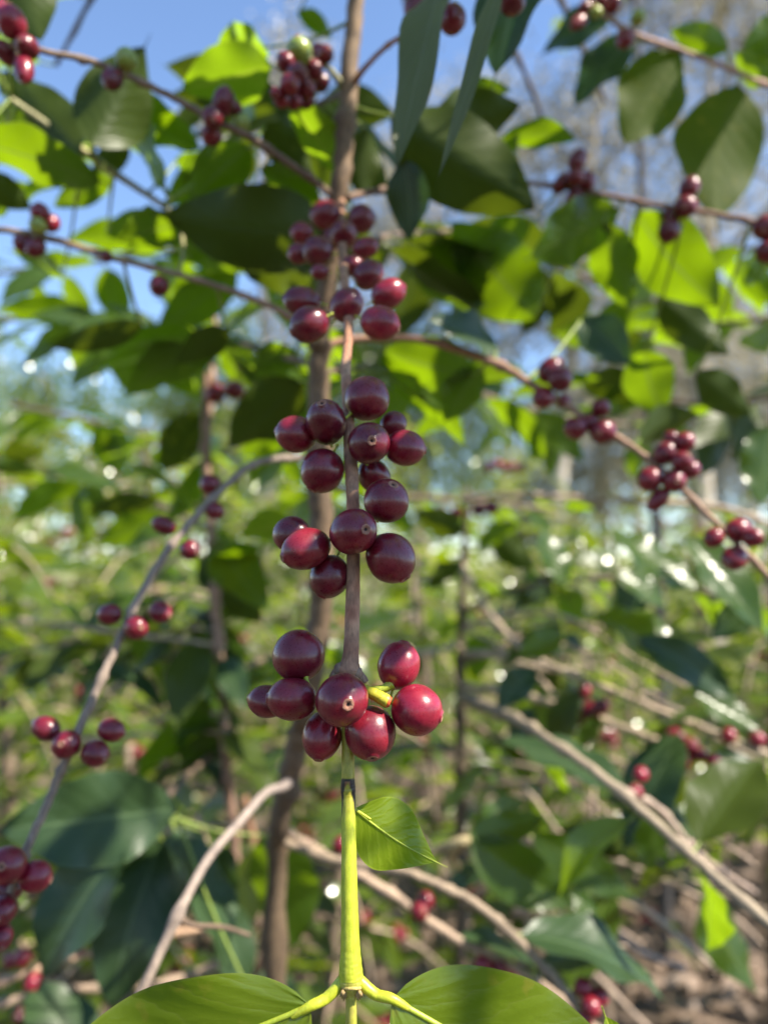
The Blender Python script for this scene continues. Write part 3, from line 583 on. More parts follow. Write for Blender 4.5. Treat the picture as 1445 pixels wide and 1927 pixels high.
for a in [(335, 1520, -40, 1565, 165, .50, .46, GD, 'dark'), (235, 1590, 70, 1870, 125, .48, .46, GD, 'dark'), (310, 1580, 205, 1930, 210, .56, .52, (-.2, .35, .9), 'dark'), (505, 1570, 535, 1835, 125, .60, .62, M_, 'leaf'), (380, 1560, 290, 1800, 130, .62, .62, GD, 'dark'), (430, 1590, 440, 1700, 90, .64, .64, GD, 'dark'),
    (480, 1880, 380, 2000, 120, .5, .5, GD, 'dark'), (200, 1590, 60, 1500, 60, .6, .6, M_, 'leaf'), (400, 860, 300, 1000, 50, .78, .8, M_, 'leaf'), (390, 780, 300, 900, 80, .8, .82, D_, 'leaf'), (300, 940, 150, 970, 40, .82, .84, D_, 'leaf'), (400, 640, 500, 740, 80, .8, .8, M_, 'leaf'), (415, 1100, 500, 1180, 60, .8, .82, D_, 'leaf'),
    (350, 1530, 290, 1480, 50, .7, .7, B_, 'young'), (120, 1600, 80, 1570, 40, .6, .6, B_, 'young'), (400, 600, 290, 560, 60, .8, .85, B_, 'leaf'), (405, 620, 500, 570, 50, .8, .85, B_, 'leaf')]: G.leaf(*a)

# ================================================================= RIGHT REAR PLANT with long bare sunlit branches
hx = P(868, 1900, 1.05)
H = Plant('coffee plant behind with long bare sunlit branches sweeping down to the right', (hx.x, hx.y, 0))
H.branch([(885, 930, 1.05, 12), (876, 1000, 1.05, 15), (868, 1150, 1.05, 19), (866, 1350, 1.05, 22), (866, 1550, 1.05, 24), (868, 1750, 1.05, 26)], bcol((.10, .078, .05)), 'trunk', 12, 8, .06, world=[((hx.x, hx.y, .4), .013), ((hx.x, hx.y, -.02), .015)])
hb = [
 [(868, 1060, 1.05, 14), (905, 1130, .95, 15), (950, 1190, .88, 16), (1010, 1240, .82, 17), (1130, 1290, .75, 17), (1270, 1350, .7, 17), (1445, 1420, .66, 17), (1600, 1490, .64, 16)],
 [(866, 1215, 1.05, 16), (800, 1228, 1.0, 17), (760, 1222, .98, 16), (700, 1200, .95, 12)],
 [(868, 1230, 1.05, 16), (930, 1235, .95, 16), (1010, 1256, .9, 16), (1100, 1262, .9, 12)],
 [(868, 1290, 1.05, 16), (960, 1303, .85, 17), (1080, 1337, .78, 17), (1230, 1392, .72, 18), (1340, 1430, .7, 15), (1445, 1452, .68, 14)],
 [(866, 1310, 1.05, 28), (930, 1335, .75, 26), (1000, 1372, .6, 24), (1130, 1460, .54, 24), (1280, 1592, .5, 25), (1445, 1738, .46, 27), (1620, 1900, .44, 27)],
 [(1160, 1482, .54, 14), (1235, 1520, .6, 20), (1290, 1582, .62, 18), (1335, 1625, .66, 16), (1420, 1680, .7, 12)],
 [(868, 940, 1.05, 12), (960, 932, 1.0, 13), (1180, 943, .95, 14), (1330, 952, .92, 16), (1445, 985, .9, 16), (1600, 1050, .9, 16)],
 [(868, 1800, 1.05, 16), (915, 1758, .95, 17), (960, 1722, .9, 16), (1060, 1702, .85, 17), (1120, 1722, .82, 18), (1200, 1788, .8, 17), (1290, 1822, .8, 14)],
 [(868, 1600, 1.05, 12), (960, 1600, .9, 12), (1100, 1640, .85, 12), (1200, 1702, .8, 16), (1262, 1752, .8, 17), (1345, 1822, .8, 12)],
 [(866, 1640, 1.05, 12), (850, 1610, .8, 14), (880, 1580, .62, 20), (820, 1600, .62, 22), (805, 1604, .62, 22)],
 [(868, 1700, 1.05, 12), (960, 1660, .9, 12), (985, 1720, .9, 12), (1010, 1780, .9, 10)],
]
cols = [bcol((.40, .31, .23)), bcol((.42, .34, .25)), bcol((.38, .30, .22)), bcol((.42, .33, .24)), bcol((.22, .17, .12), (.34, .28, .20)), bcol((.36, .28, .23)), bcol((.44, .34, .26)), bcol((.32, .25, .22)), bcol((.34, .28, .22)), bcol((.36, .30, .16)), bcol((.34, .26, .2))]
HB = [H.branch(b, c, nodes=.04)[0] for b, c in zip(hb, cols)]
H.cherries([(1370, 1385, 15, 15, 2, 'rd'), (1424, 1391, 15, 15, 2, 'rd'), (1315, 1420, 14, 14, 0, 'rd'), (1340, 1430, 14, 14, 2, 'rd')], HB[0])
H.cherries([(1270, 1390, 20, 20, 2, 'dk'), (1296, 1405, 19, 19, 0, 'dk'), (1256, 1415, 18, 18, 4, 'dk'), (1283, 1432, 19, 19, 5, 'md'), (1098, 1300, 14, 16, -1, 'md'), (1112, 1340, 20, 20, 2, 'md'), (1090, 1350, 17, 16, 0, 'dk'), (1130, 1330, 16, 16, -2, 'dk')], HB[3])
H.cherries([(1205, 1458, 14, 16, 0, 'rd'), (1195, 1490, 14, 14, 0, 'rd')], HB[5])
H.cherries([(863, 1640, 14, 15, 2, 'gr'), (880, 1665, 14, 13, 0, 'md')], HB[9])
H.cherries([(920, 880, 9, 9, 1, 'rd'), (935, 873, 9, 9, 1, 'rd'), (950, 880, 9, 9, 1, 'rd'), (965, 878, 9, 9, 1, 'rd'), (980, 882, 8, 8, 1, 'rd'), (925, 955, 15, 14, 2, 'dk'), (900, 960, 13, 13, 1, 'dk'), (860, 965, 12, 12, 1, 'dk')], HB[6])
for a in [(882, 1576, 1045, 1532, 55, .62, .64, (.0, .75, .66), 'leaf'), (885, 1582, 1105, 1715, 105, .62, .60, G_, 'leaf'), (1000, 1570, 1208, 1705, 80, .64, .62, G_, 'leaf'), (885, 1560, 1000, 1500, 45, .66, .7, GL, 'leaf'), (1060, 1680, 1130, 1720, 40, .66, .66, GL, 'leaf'),
    (1245, 1520, 1222, 1655, 60, .62, .62, M_, 'leaf'), (1480, 1450, 1365, 1500, 70, .62, .62, B_, 'young'), (1450, 1480, 1400, 1610, 70, .62, .62, D_, 'leaf'),
    (1020, 995, 1068, 1118, 55, .72, .70, GL, 'leaf'), (1150, 1000, 1335, 1120, 70, .68, .66, (.25, .7, .6), 'leaf'), (1290, 1010, 1450, 1210, 75, .66, .62, (.1, .6, .75), 'leaf'), (1160, 1080, 1260, 1150, 50, .75, .75, GL, 'leaf'), (1060, 1195, 965, 1235, 55, .7, .7, G_, 'leaf'), (1120, 1160, 1320, 1270, 75, .68, .66, (.25, .65, .65), 'leaf'),
    (1200, 1200, 1400, 1330, 70, .66, .64, G_, 'dark'), (1010, 1260, 930, 1340, 60, .7, .7, G_, 'dark'), (1300, 1300, 1445, 1380, 50, .64, .62, GL, 'leaf'), (1000, 1330, 960, 1420, 60, .7, .7, GD, 'dark'), (1130, 1350, 1080, 1420, 60, .74, .74, M_, 'leaf'), (1420, 1130, 1330, 1210, 60, .64, .64, GD, 'dark'),
    (1230, 1060, 1150, 1180, 70, .80, .82, GD, 'dark'), (900, 1040, 990, 980, 80, .95, .95, B_, 'leaf'), (870, 1060, 800, 1120, 60, 1.0, 1.0, D_, 'leaf'), (930, 1000, 1010, 1080, 70, .98, .98, D_, 'leaf'), (870, 1000, 770, 960, 60, 1.0, 1.02, D_, 'leaf'),
    (800, 1240, 740, 1300, 60, .95, .95, D_, 'leaf')]: H.leaf(*a)
# low branches leaving the front trunk
b6, _ = A.branch([(525, 1580, .53, 20), (640, 1622, .52, 20), (760, 1640, .5, 20), (830, 1668, .5, 22), (900, 1705, .5, 23), (1000, 1795, .49, 23), (1075, 1880, .48, 22), (1150, 1990, .47, 22)], bcol((.26, .20, .14)), nodes=.04)
b7, _ = A.branch([(530, 1560, .53, 18), (580, 1590, .6, 22), (640, 1622, .6, 22), (735, 1682, .6, 22), (850, 1762, .6, 20), (930, 1800, .6, 20), (1030, 1860, .6, 16), (1150, 1960, .6, 14)], bcol((.36, .27, .20)), nodes=.04)
A.cherries([(908, 1815, 20, 17, 2, 'rd'), (940, 1820, 18, 16, 0, 'dk'), (800, 1695, 17, 16, 1, 'dk'), (790, 1715, 17, 17, 3, 'md'), (640, 1590, 17, 15, 1, 'md')], b7)
A.cherries([(1097, 1858, 17, 17, 2, 'rd'), (1128, 1875, 17, 17, 0, 'rd'), (1112, 1895, 19, 19, 3, 'md'), (1098, 1915, 18, 18, 1, 'rd')], b6)

def leafy(pl, pts, seed, l0=.065, l1=.12, step=.024, droop=.9, skip=.15, col=None, label=None):
    rr = random.Random(seed); bo, path = pl.branch(pts, col or bcol(BROWN), nodes=.05)
    acc = 0; lv = MB()
    for i in range(3, len(path)):
        seg = path[i][0] - path[i - 1][0]; acc += seg.length
        if acc < step: continue
        acc = 0; dv = seg.normalized(); q = path[i][0]
        for sd in (-1, 1):
            if rr.random() < skip: continue
            d2 = (dv.cross(Vector((0, 0, 1))) * sd + dv * rr.uniform(.1, .9) + Vector((rr.uniform(-.2, .2), rr.uniform(-.2, .2), rr.uniform(-droop * 1.6, .3)))).normalized()
            ll_ = rr.uniform(l0, l1); b = q + d2 * .01
            leaf(lv, b, b + d2 * ll_, ll_ * .42, Vector((rr.uniform(-.9, .9), rr.uniform(-.9, .9), 1)), rr.uniform(-.02, .12), .2, .09, 12, 3, 0, rr.randrange(9999), petfrom=q)
    o = place('foliage', lv.mesh('foliage', [M['leaf'] if seed % 3 else M['shade_tone'], M['green_stem']], path[0][0], True), path[0][0], bo)
for i, (pl, pts) in enumerate([
    (A, [(600, 690, .47, 14), (450, 650, .62, 13), (280, 620, .78, 12), (80, 600, .9, 11), (-100, 610, 1.0, 9)]),
    (A, [(610, 560, .47, 14), (480, 500, .7, 13), (330, 470, .82, 12), (120, 500, 1.0, 11), (-60, 520, 1.1, 9)]),
    (A, [(655, 170, .44, 14), (560, 210, .60, 13), (480, 220, .72, 11), (400, 190, .82, 9)]),
    (A, [(604, 800, .48, 12), (540, 830, .9, 13), (400, 850, 1.05, 12), (200, 800, 1.2, 11), (20, 760, 1.3, 9)]),
    (A, [(605, 900, .48, 14), (680, 930, 1.1, 13), (850, 940, 1.2, 12), (1050, 960, 1.3, 11)]),
    (A, [(640, 470, .46, 14), (760, 440, .62, 13), (900, 440, .74, 12), (1050, 500, .85, 11), (1180, 560, .9, 9)]),
    (A, [(605, 700, .47, 14), (760, 690, .66, 13), (900, 740, .8, 12), (1080, 790, .92, 11), (1250, 800, 1.0, 9)]),
    (E, [(1720, 560, .75, 14), (1500, 590, .74, 13), (1350, 610, .76, 12), (1200, 620, .8, 10)]),
    (E, [(1730, 700, .75, 14), (1500, 740, .8, 13), (1330, 760, .85, 12), (1180, 740, .9, 10)]),
    (E, [(1720, 330, .72, 14), (1560, 420, .8, 13), (1400, 470, .9, 12), (1290, 470, 1.0, 10)]),
    (G, [(398, 1000, .79, 13), (300, 950, .95, 12), (150, 900, 1.1, 11), (0, 880, 1.2, 9)]),
    (G, [(407, 1150, .8, 13), (300, 1200, 1.0, 12), (130, 1210, 1.15, 11), (-60, 1250, 1.2, 9)]),
    (G, [(418, 1280, .81, 13), (520, 1230, 1.0, 12), (640, 1190, 1.2, 10)]),
    (G, [(442, 1600, .83, 13), (330, 1640, .9, 12), (200, 1700, .95, 11), (0, 1760, 1.0, 9)]),
    (G, [(450, 1750, .84, 13), (560, 1720, .95, 12), (680, 1740, 1.1, 10)]),
    (H, [(868, 1150, 1.05, 13), (1000, 1100, 1.0, 12), (1180, 1090, .98, 11), (1400, 1130, .95, 10)]),
    (H, [(866, 1350, 1.05, 13), (1000, 1420, 1.1, 12), (1150, 1430, 1.15, 11), (1330, 1500, 1.15, 10)]),
    (H, [(868, 1250, 1.05, 13), (1050, 1180, 1.15, 12), (1250, 1200, 1.2, 11), (1500, 1280, 1.2, 10)]),
    (H, [(866, 1420, 1.05, 13), (760, 1400, 1.15, 12), (640, 1420, 1.2, 10)]),
]): leafy(pl, pts, 100 + i, skip=.5 if i in (0, 1, 2, 3, 4, 8, 9, 10) else .25)

def scatter(pl, n, x0, x1, y0, y1, seed, mats=('dark', 'leaf', 'shade_tone', 'leaf'), lmin=.07, lmax=.13):
    rr = random.Random(seed); pts = []
    for o, path in pl.br:
        for q, rd in path:
            x, y, d = pp(q)
            if d > .4 and x0 < x < x1 and y0 < y < y1: pts.append((q, o))
    for k in range(n):
        q, o = rr.choice(pts); dv = Vector((rr.uniform(-1, 1), rr.uniform(-.5, .9), rr.uniform(-1.1, .35))).normalized(); b = q + dv * .012; t = b + dv * rr.uniform(lmin, lmax)
        mb = MB(); leaf(mb, b, t, (t - b).length * rr.uniform(.36, .46), Vector((rr.uniform(-.8, .8), rr.uniform(-.9, .5), 1)), rr.uniform(0, .12), rr.uniform(.1, .35), rr.uniform(.08, .16), 16, 3, 0, rr.randrange(9999), petfrom=q)
        place('leaf', mb.mesh('leaf', [M[rr.choice(mats)], M['green_stem']], b, True), b, o)
rt_ = random.Random(14)
for k in range(12):
    y0 = rt_.uniform(1100, 1750); x1 = rt_.uniform(1050, 1500); y1 = y0 + rt_.uniform(40, 330); d1 = rt_.uniform(.65, 1.0)
    H.branch([(868, y0, 1.05, 9), ((868 + x1) / 2, (y0 * 1.3 + y1 * .7) / 2 - rt_.uniform(0, 50), (1.05 + d1) / 2, 9), (x1, y1, d1, 8), (x1 + 90, y1 + rt_.uniform(20, 90), d1 - .03, 6)], bcol((.40, .31, .24)), nodes=.04)
for k in range(9):
    y0 = rt_.uniform(1000, 1600); x1 = rt_.uniform(-50, 300); y1 = y0 + rt_.uniform(-60, 250); d1 = rt_.uniform(.75, 1.2)
    G.branch([(400 + (y0 - 860) * .06, y0, .80, 9), ((400 + x1) / 2, (y0 * 1.3 + y1 * .7) / 2 - rt_.uniform(0, 40), (.8 + d1) / 2, 9), (x1, y1, d1, 8)], bcol((.38, .29, .22)), nodes=.04)
scatter(H, 46, 880, 1445, 1000, 1720, 5)
scatter(G, 44, -20, 560, 850, 1500, 6)
scatter(A, 5, 700, 1445, 1560, 1927, 8)
scatter(G, 12, -20, 560, 1500, 1900, 9, mats=('dark', 'shade_tone'))

E.leaf(1450, 800, 1425, 965, 95, .76, .74, (.1, .5, -.85), 'leaf')
# ================================================================= SHRUBS BEHIND
def shrub(x, y, h, spread, label, seed, nb=32, dens=1.05, mat='far_leaf', reds=14, tone=None, low=.2, group='coffee shrubs behind the front plants'):
    rr = random.Random(seed); rt = root('coffee_shrub', (x, y, 0), label, 'shrub', group)
    base = Vector((x, y, 0)); mb = MB(); top = base + Vector((rr.uniform(-.1, .1), rr.uniform(-.1, .1), h))
    tp = crom([(base - Vector((0, 0, .02)), .022), (base + Vector((rr.uniform(-.04, .04), 0, h * .4)), .018), (top, .006)], 8)
    tube(mb, tp, 8, 0, bcol((.16, .12, .085))); place('trunk', mb.mesh('trunk', [M['bark']], base, True), base, rt)
    lv = MB(); tw = MB(); spots = []
    for k in range(nb):
        f = low + (1 - low) * (k + rr.random()) / nb; p0 = base + (top - base) * f; a = k * 2.4 + rr.uniform(-.4, .4)
        ln = spread * (1.1 - .65 * f) * rr.uniform(.75, 1.15); dv = Vector((math.cos(a), math.sin(a), 0))
        rise = rr.uniform(.05, .4); pts = []
        for j in range(9):
            s_ = j / 8; pts.append((p0 + dv * ln * s_ + Vector((0, 0, ln * (rise * s_ - .75 * s_ * s_))), .0045 * (1 - .7 * s_)))
        br = MB(); tube(br, crom(pts, 3), 6, 0, bcol((.30, .22, .16) if rr.random() < .5 else (.42, .32, .24)))
        bo = place('branch', br.mesh('branch', [M['bark']], p0, True), p0, rt)
        npair = int(ln / .055 * dens)
        for j in range(npair):
            s_ = .12 + .88 * j / npair; i = min(7, int(s_ * 8)); q = pts[i][0].lerp(pts[i + 1][0], s_ * 8 - i)
            for sd in (-1, 1):
                if rr.random() < .15: continue
                d2 = (dv.cross(Vector((0, 0, 1))) * sd + dv * rr.uniform(.1, .8) + Vector((rr.uniform(-.2, .2), rr.uniform(-.2, .2), rr.uniform(-.9, .25)))).normalized()
                l_ = rr.uniform(.07, .14); nn = Vector((rr.uniform(-.9, .9), rr.uniform(-.9, .9), 1))
                leaf(lv, q, q + d2 * l_, l_ * .38, nn, rr.uniform(-.02, .12), .25, .15, 5, 1, 0, rr.randrange(9999))
            if rr.random() < .10: spots.append((q, bo))
        if rr.random() < .6 and pts: spots.append((pts[4][0], bo))
    rr.shuffle(spots)
    for q, bo in spots[:reds]:
        cm = MB()
        for _ in range(rr.randint(4, 8)):
            c = q + Vector([rr.uniform(-.014, .014) for _ in range(3)]); add_ball(cm, c, .0088)
        place('cherry_cluster', cm.mesh('cherry_cluster', [M['rd' if rr.random() < .85 else 'md']], q), q, bo)
    place('crown', lv.mesh('crown', [M[mat]], base), base, rt)
def add_ball(mb, c, r, n=6, s=8):
    vs, fs = [], []
    for i in range(n + 1):
        for k in range(s): th = math.pi * i / n; ph = 6.2832 * k / s; vs.append(c + Vector((math.sin(th) * math.cos(ph), math.sin(th) * math.sin(ph), math.cos(th) * 1.1)) * r)
    for i in range(n):
        for k in range(s): k2 = (k + 1) % s; fs.append((i * s + k, (i + 1) * s + k, (i + 1) * s + k2, i * s + k2))
    mb.add(vs, fs)
def gx_(px, d): return (px - 722.5) / F * d
for px, d, h, sp, label, sd, kw in [
    (60, 1.75, 1.62, .62, 'sunlit coffee shrub at the far left edge, the nearest shrub there', 31, dict(reds=12)),
    (330, 2.3, 1.75, .70, 'sunlit coffee shrub seen between the left edge and the thin upright stems', 32, dict(reds=12)),
    (-250, 2.6, 1.95, .8, 'coffee shrub at the left edge behind the nearest left shrub', 33, {}),
    (560, 2.9, 1.75, .75, 'coffee shrub rising behind the thick front trunk', 34, {}),
    (150, 3.6, 1.95, .85, 'tall coffee shrub showing over the sunlit left shrubs', 35, dict(mat='pale_leaf', reds=12)),
    (800, 2.0, 1.45, .45, 'low dark coffee shrub just right of the hanging cherry branch', 36, {'dens': .8}),
    (1010, 3.0, 1.55, .7, 'coffee shrub behind the bare sunlit branches, near the middle of the right half', 37, {}),
    (1420, 2.1, 1.45, .55, 'coffee shrub with glossy leaves at the right edge', 38, {'low': .4}),
    (1330, 3.4, 1.6, .75, 'coffee shrub behind the glossy one at the right edge', 39, {}),
    (840, 4.2, 1.75, .9, 'coffee shrub far back in the row, right of the front trunk', 40, {}),
    (1700, 2.9, 1.9, .8, 'coffee shrub mostly beyond the right edge', 41, {}),
    (500, 5.0, 1.9, 1.0, 'farthest coffee shrub, behind the front trunk', 42, {}),
    (1180, 5.4, 1.75, 1.0, 'far coffee shrub below the pale trunks on the right', 43, {}),
    (-60, 5.4, 2.1, 1.1, 'far coffee shrub under the blue gap at the left edge', 44, {}),
    (300, 1.35, 1.02, .35, 'small dark coffee shrub low behind the large shaded leaves at bottom left', 45, {'low': .1, 'nb': 20}),
    (620, 1.7, 1.15, .4, 'low coffee shrub at the foot of the front trunk', 46, {'low': .1, 'nb': 20}),
    (1120, 1.9, 1.12, .34, 'low coffee shrub above the brown soil on the right', 47, {'low': .45, 'nb': 14}),
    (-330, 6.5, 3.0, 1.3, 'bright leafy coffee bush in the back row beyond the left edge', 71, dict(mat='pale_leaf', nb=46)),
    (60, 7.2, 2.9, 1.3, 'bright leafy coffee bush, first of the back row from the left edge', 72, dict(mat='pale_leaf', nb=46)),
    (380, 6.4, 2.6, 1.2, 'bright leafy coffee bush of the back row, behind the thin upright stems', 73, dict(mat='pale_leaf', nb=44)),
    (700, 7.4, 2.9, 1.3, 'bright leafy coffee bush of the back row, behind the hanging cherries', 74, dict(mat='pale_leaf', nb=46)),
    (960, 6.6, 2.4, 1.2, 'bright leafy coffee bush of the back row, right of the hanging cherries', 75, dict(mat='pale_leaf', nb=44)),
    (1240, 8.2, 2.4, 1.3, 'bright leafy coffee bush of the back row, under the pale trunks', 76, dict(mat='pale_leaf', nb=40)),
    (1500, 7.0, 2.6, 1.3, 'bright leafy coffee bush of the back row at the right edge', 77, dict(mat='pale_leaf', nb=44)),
    (200, 2.9, 1.7, .8, 'coffee shrub between the nearest left shrub and the back row', 78, dict(mat='pale_leaf', reds=12)),
]: shrub(gx_(px, d), d, h, sp, label, sd, **kw)

for x, y, h, sd, lb in [(-1.5, -1.5, 2.1, 81, 'coffee shrub behind the camera, farthest left of its row'), (-.5, -1.8, 2.2, 82, 'coffee shrub behind the camera, second from the left'), (.5, -1.5, 2.1, 83, 'coffee shrub behind the camera, third from the left'),
    (1.6, -1.9, 2.2, 84, 'coffee shrub behind the camera, farthest right of its row'), (-2.4, .1, 2.0, 85, 'coffee shrub beside the camera on the left')]:
    shrub(x, y, h, .8, lb, sd, nb=48, dens=1.5, low=.05, group='coffee shrubs of the row behind the camera')

# ================================================================= TREES
def tree(x, y, h, spread, label, seed, mat='gum_leaf', bark=(.42, .38, .32), nleaf=5000, tr=.12, crown0=.35, leafsize=.10, gap=.5, lean=0.0, cat='tree', nlimb=12, group='trees beyond the coffee rows'):
    rr = random.Random(seed); base = Vector((x, y, 0)); rt = root('tree', base, label, cat, group)
    mb = MB(); top = base + Vector((lean + rr.uniform(-.3, .3), 0, h))
    tp = crom([(base - Vector((0, 0, .1)), tr * 1.2), (base.lerp(top, .35) + Vector((rr.uniform(-.2, .2), 0, 0)), tr * .8), (base.lerp(top, .7), tr * .5), (top, tr * .12)], 8)
    tube(mb, tp, 10, 0, bcol(bark)); place('trunk', mb.mesh('trunk', [M['tree_bark']], base, True), base, rt)
    ends = []
    for k in range(nlimb):
        f = crown0 + (1 - crown0) * (k + rr.random()) / nlimb; p0 = tp[int(f * (len(tp) - 1))][0]; a = rr.uniform(0, 6.28); ln = spread * (1.2 - f * .7) * rr.uniform(.6, 1.1)
        dv = Vector((math.cos(a), math.sin(a), rr.uniform(.3, 1.1))).normalized()
        p1 = p0 + dv * ln * .5 + Vector((0, 0, rr.uniform(-.1, .2))); p2 = p0 + dv * ln + Vector((rr.uniform(-.3, .3), rr.uniform(-.3, .3), 0))
        lm_ = MB(); tube(lm_, crom([(p0, tr * .35), (p1, tr * .22), (p2, tr * .06)], 5), 6, 0, bcol(bark))
        place('limb', lm_.mesh('limb', [M['tree_bark']], p0, True), p0, rt); ends += [p1, p2, p1.lerp(p2, .5)]
    cr = MB(); cl = [e + Vector([rr.gauss(0, spread * .12) for _ in range(3)]) for e in ends for _ in range(3)]
    for _ in range(nleaf):
        c = rr.choice(cl); p = c + Vector([rr.gauss(0, spread * .10) for _ in range(3)])
        dv = Vector((rr.uniform(-1, 1), rr.uniform(-1, 1), rr.uniform(-1.4, .3))).normalized(); l_ = leafsize * rr.uniform(.6, 1.4)
        s_ = dv.orthogonal().normalized() * l_ * .16; q = p + dv * l_
        cr.add([p, p + dv * l_ * .4 + s_, q, p + dv * l_ * .4 - s_], [(0, 1, 2, 3)])
    place('crown', cr.mesh('crown', [M[mat]], base), base, rt)
T = [
    (1010, 9.0, 9.0, 2.6, 'silvery grey tree with a pale leaning trunk behind the top centre leaves', 51, dict(lean=1.2, nleaf=9000, leafsize=.14)),
    (1330, 11.0, 10.0, 3.2, 'tall pale grey tree filling the right edge above the coffee rows', 52, dict(nleaf=10000, tr=.2, leafsize=.15)),
    (480, 10.0, 8.6, 1.6, 'feathery grey green tree whose top shows left of the front trunk', 53, dict(nleaf=6000, crown0=.6)),
    (800, 13.0, 9.5, 3.0, 'pale feathery tree behind the top of the front trunk', 54, dict(nleaf=15000, leafsize=.14)),
    (1600, 9.0, 9.0, 3.0, 'grey tree beyond the right edge with branches reaching in', 55, dict(nleaf=8000, leafsize=.14)),
    (60, 15.0, 4.8, 2.2, 'low rounded green tree far off at the left edge', 56, dict(mat='far_leaf', nleaf=6000, crown0=.15, leafsize=.16)),
    (300, 18.0, 5.2, 2.4, 'far green tree low on the skyline between the left stems', 57, dict(mat='far_leaf', nleaf=5000, crown0=.15, leafsize=.18)),
    (620, 17.0, 5.6, 2.6, 'far green tree on the skyline behind the thick trunk', 58, dict(mat='far_leaf', nleaf=5000, crown0=.15, leafsize=.18)),
    (980, 20.0, 6.0, 3.0, 'far olive tree on the skyline right of the hanging cherries', 59, dict(mat='far_leaf', nleaf=5000, crown0=.15, leafsize=.2)),
    (1200, 16.0, 7.5, 2.5, 'straw coloured tree with thin pale trunk in the right distance', 60, dict(nleaf=12000, leafsize=.16)),
    (1420, 19.0, 8.0, 3.0, 'straw coloured tree at the right edge in the far distance', 61, dict(nleaf=12000, leafsize=.18)),
    (-60, 11.0, 4.4, 2.4, 'leafy green tree behind the back row at the left edge', 63, dict(mat='pale_leaf', nleaf=9000, crown0=.12, leafsize=.16)),
    (420, 12.0, 4.3, 2.4, 'leafy green tree behind the back row, left of the thick trunk', 64, dict(mat='pale_leaf', nleaf=9000, crown0=.12, leafsize=.16)),
    (800, 12.0, 4.6, 2.5, 'leafy green tree behind the back row, right of the thick trunk', 65, dict(mat='pale_leaf', nleaf=9000, crown0=.12, leafsize=.16)),
    (1150, 12.5, 4.4, 2.6, 'leafy pale tree behind the back row below the silvery tree', 66, dict(nleaf=9000, crown0=.12, leafsize=.16)),
    (1480, 13.0, 4.6, 2.8, 'leafy pale tree behind the back row at the right edge', 67, dict(nleaf=9000, crown0=.12, leafsize=.16)),
    (-250, 14.0, 5.5, 2.8, 'rounded tree mostly beyond the left edge', 62, dict(mat='far_leaf', nleaf=5000, crown0=.15, leafsize=.16)),
]
for px, d, h, sp, label, sd, kw in T: tree(gx_(px, d), d, h, sp, label, sd, **kw)
dx = gx_(1232, 2.6)
sapling = root('sapling', (dx, 2.6, 0), 'thin dark straight trunk standing against the blue gaps on the right', 'sapling')
mb = MB(); tube(mb, crom([(Vector((dx, 2.6, -.02)), .022), (Vector((dx + .01, 2.6, 1.2)), .019), (Vector((dx - .01, 2.6, 2.2)), .017), (Vector((dx - .02, 2.6, 3.4)), .013), (Vector((dx - .03, 2.6, 4.6)), .006)], 8), 10, 0, bcol((.045, .042, .045)))
place('trunk', mb.mesh('trunk', [M['bark']], (dx, 2.6, 0) and Vector((dx, 2.6, 0)), True), (dx, 2.6, 0), sapling)
lv = MB(); rr = random.Random(5)
for k in range(260):
    p = Vector((dx + rr.gauss(0, .35), 2.6 + rr.gauss(0, .35), rr.uniform(3.7, 4.9))); dv = Vector((rr.uniform(-1, 1), rr.uniform(-1, 1), rr.uniform(-1, .3))).normalized()
    leaf(lv, p, p + dv * .12, .04, Vector((rr.uniform(-.5, .5), rr.uniform(-.5, .5), 1)), .05, .2, .1, 4, 1)
place('crown', lv.mesh('crown', [M['far_leaf']], Vector((dx, 2.6, 0))), (dx, 2.6, 0), sapling)

# ================================================================= GROUND
m, t, p = newmat('soil'); geo = N(t, 'ShaderNodeNewGeometry')
a = noise_(t, 3.0, 8, geo.outputs['Position'], .65); b = noise_(t, 40, 6, geo.outputs['Position'], .7); c_ = noise_(t, .25, 4, geo.outputs['Position'])
c = ramp(t, a, [(.3, (.055, .04, .03)), (.5, (.10, .072, .054)), (.72, (.21, .15, .115))]); k = ramp(t, b, [(.3, (.6, .58, .55)), (.7, (1.35, 1.3, 1.25))])
c = mixc(t, 1, c, k, 'MULTIPLY')
g = ramp(t, c_, [(.45, (0, 0, 0)), (.6, (1, 1, 1))])
sep = N(t, 'ShaderNodeSeparateXYZ'); t.links.new(geo.outputs['Position'], sep.inputs[0])
far = ramp(t, math_(t, 'MULTIPLY', sep.outputs[1], .1), [(.45, (0, 0, 0)), (.8, (1, 1, 1))])
c = mixc(t, math_(t, 'MULTIPLY', far, .85), c, (.19, .20, .06))
t.links.new(c, p.inputs['Base Color']); p.inputs['Roughness'].default_value = .95
bm = N(t, 'ShaderNodeBump'); bm.inputs['Strength'].default_value = .8; bm.inputs['Distance'].default_value = .03; t.links.new(b, bm.inputs['Height']); t.links.new(bm.outputs[0], p.inputs['Normal'])
gm = MB(); vs = []; xs = [-1500, -400, -120, -40, -15] + [-8 + .25 * i for i in range(65)] + [15, 40, 120, 400, 1500]
ys = [-1500, -200, -30, -8] + [-3 + .25 * i for i in range(60)] + [15, 25, 60, 200, 1500]
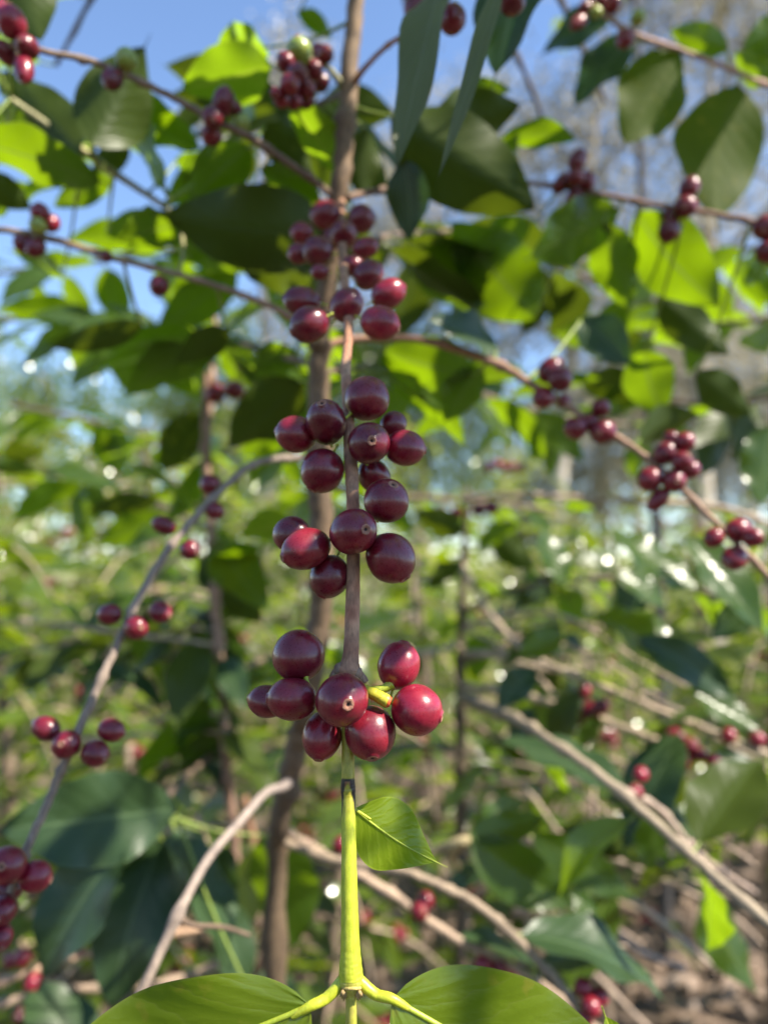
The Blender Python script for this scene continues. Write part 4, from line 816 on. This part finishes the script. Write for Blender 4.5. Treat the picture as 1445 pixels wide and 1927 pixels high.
for yy in ys:
    for xx in xs:
        nr = max(0, 1 - max(abs(xx), abs(yy)) / 16); vs.append(Vector((xx, yy, .06 * nr * noise.noise(Vector((xx, yy, 0)) * 1.1) - .01 * nr)))
fs = [(j * len(xs) + i, j * len(xs) + i + 1, (j + 1) * len(xs) + i + 1, (j + 1) * len(xs) + i) for j in range(len(ys) - 1) for i in range(len(xs) - 1)]
gm.add(vs, fs); go = place('ground', gm.mesh('ground', [m]), (0, 0, 0), None); setp(go, 'brown soil with dry patches under the coffee rows', 'ground', None, 'structure')
M['litter'] = leaf_mat('dry_leaf', (.10, .066, .045), (.30, .215, .16), (.2, .13, .08), (.1, .1, .1), gloss=.6, tmix=.15, veins=False)
lt_ = MB(); rr = random.Random(77)
for _ in range(7000):
    d = rr.uniform(1.0, 8) ** 1.0; x = rr.uniform(-.75, .75) * d * 1.1; z = .06 * max(0, 1 - max(abs(x), d) / 16) * noise.noise(Vector((x, d, 0)) * 1.1) + rr.uniform(0, .02)
    a = rr.uniform(0, 6.28); l_ = rr.uniform(.05, .12); b = Vector((x, d, z)); leaf(lt_, b, b + Vector((math.cos(a) * l_, math.sin(a) * l_, rr.uniform(-.01, .03))), l_ * .4, Vector((rr.uniform(-.5, .5), rr.uniform(-.5, .5), 1)), rr.uniform(0, .15), .3, .3, 4, 1)
lo = place('leaf_litter', lt_.mesh('leaf_litter', [M['litter']]), (0, 0, 0), None); setp(lo, 'dry brown fallen leaves scattered over the soil', 'leaf litter', None, 'stuff')
gr = MB()
for _ in range(9000):
    d = rr.uniform(5.5, 16); x = rr.uniform(-.7, .7) * d; a = rr.uniform(0, 6.28); h = rr.uniform(.08, .3); s_ = Vector((math.cos(a), math.sin(a), 0)) * .012; b = Vector((x, d, -.02)); tt = b + Vector((rr.uniform(-.1, .1), rr.uniform(-.1, .1), h))
    gr.add([b - s_, b + s_, tt], [(0, 1, 2)])
g_ = place('grass', gr.mesh('grass', [M['grass']]), (0, 0, 0), None); setp(g_, 'pale dry grass in the clearing beyond the coffee rows', 'grass', None, 'stuff')
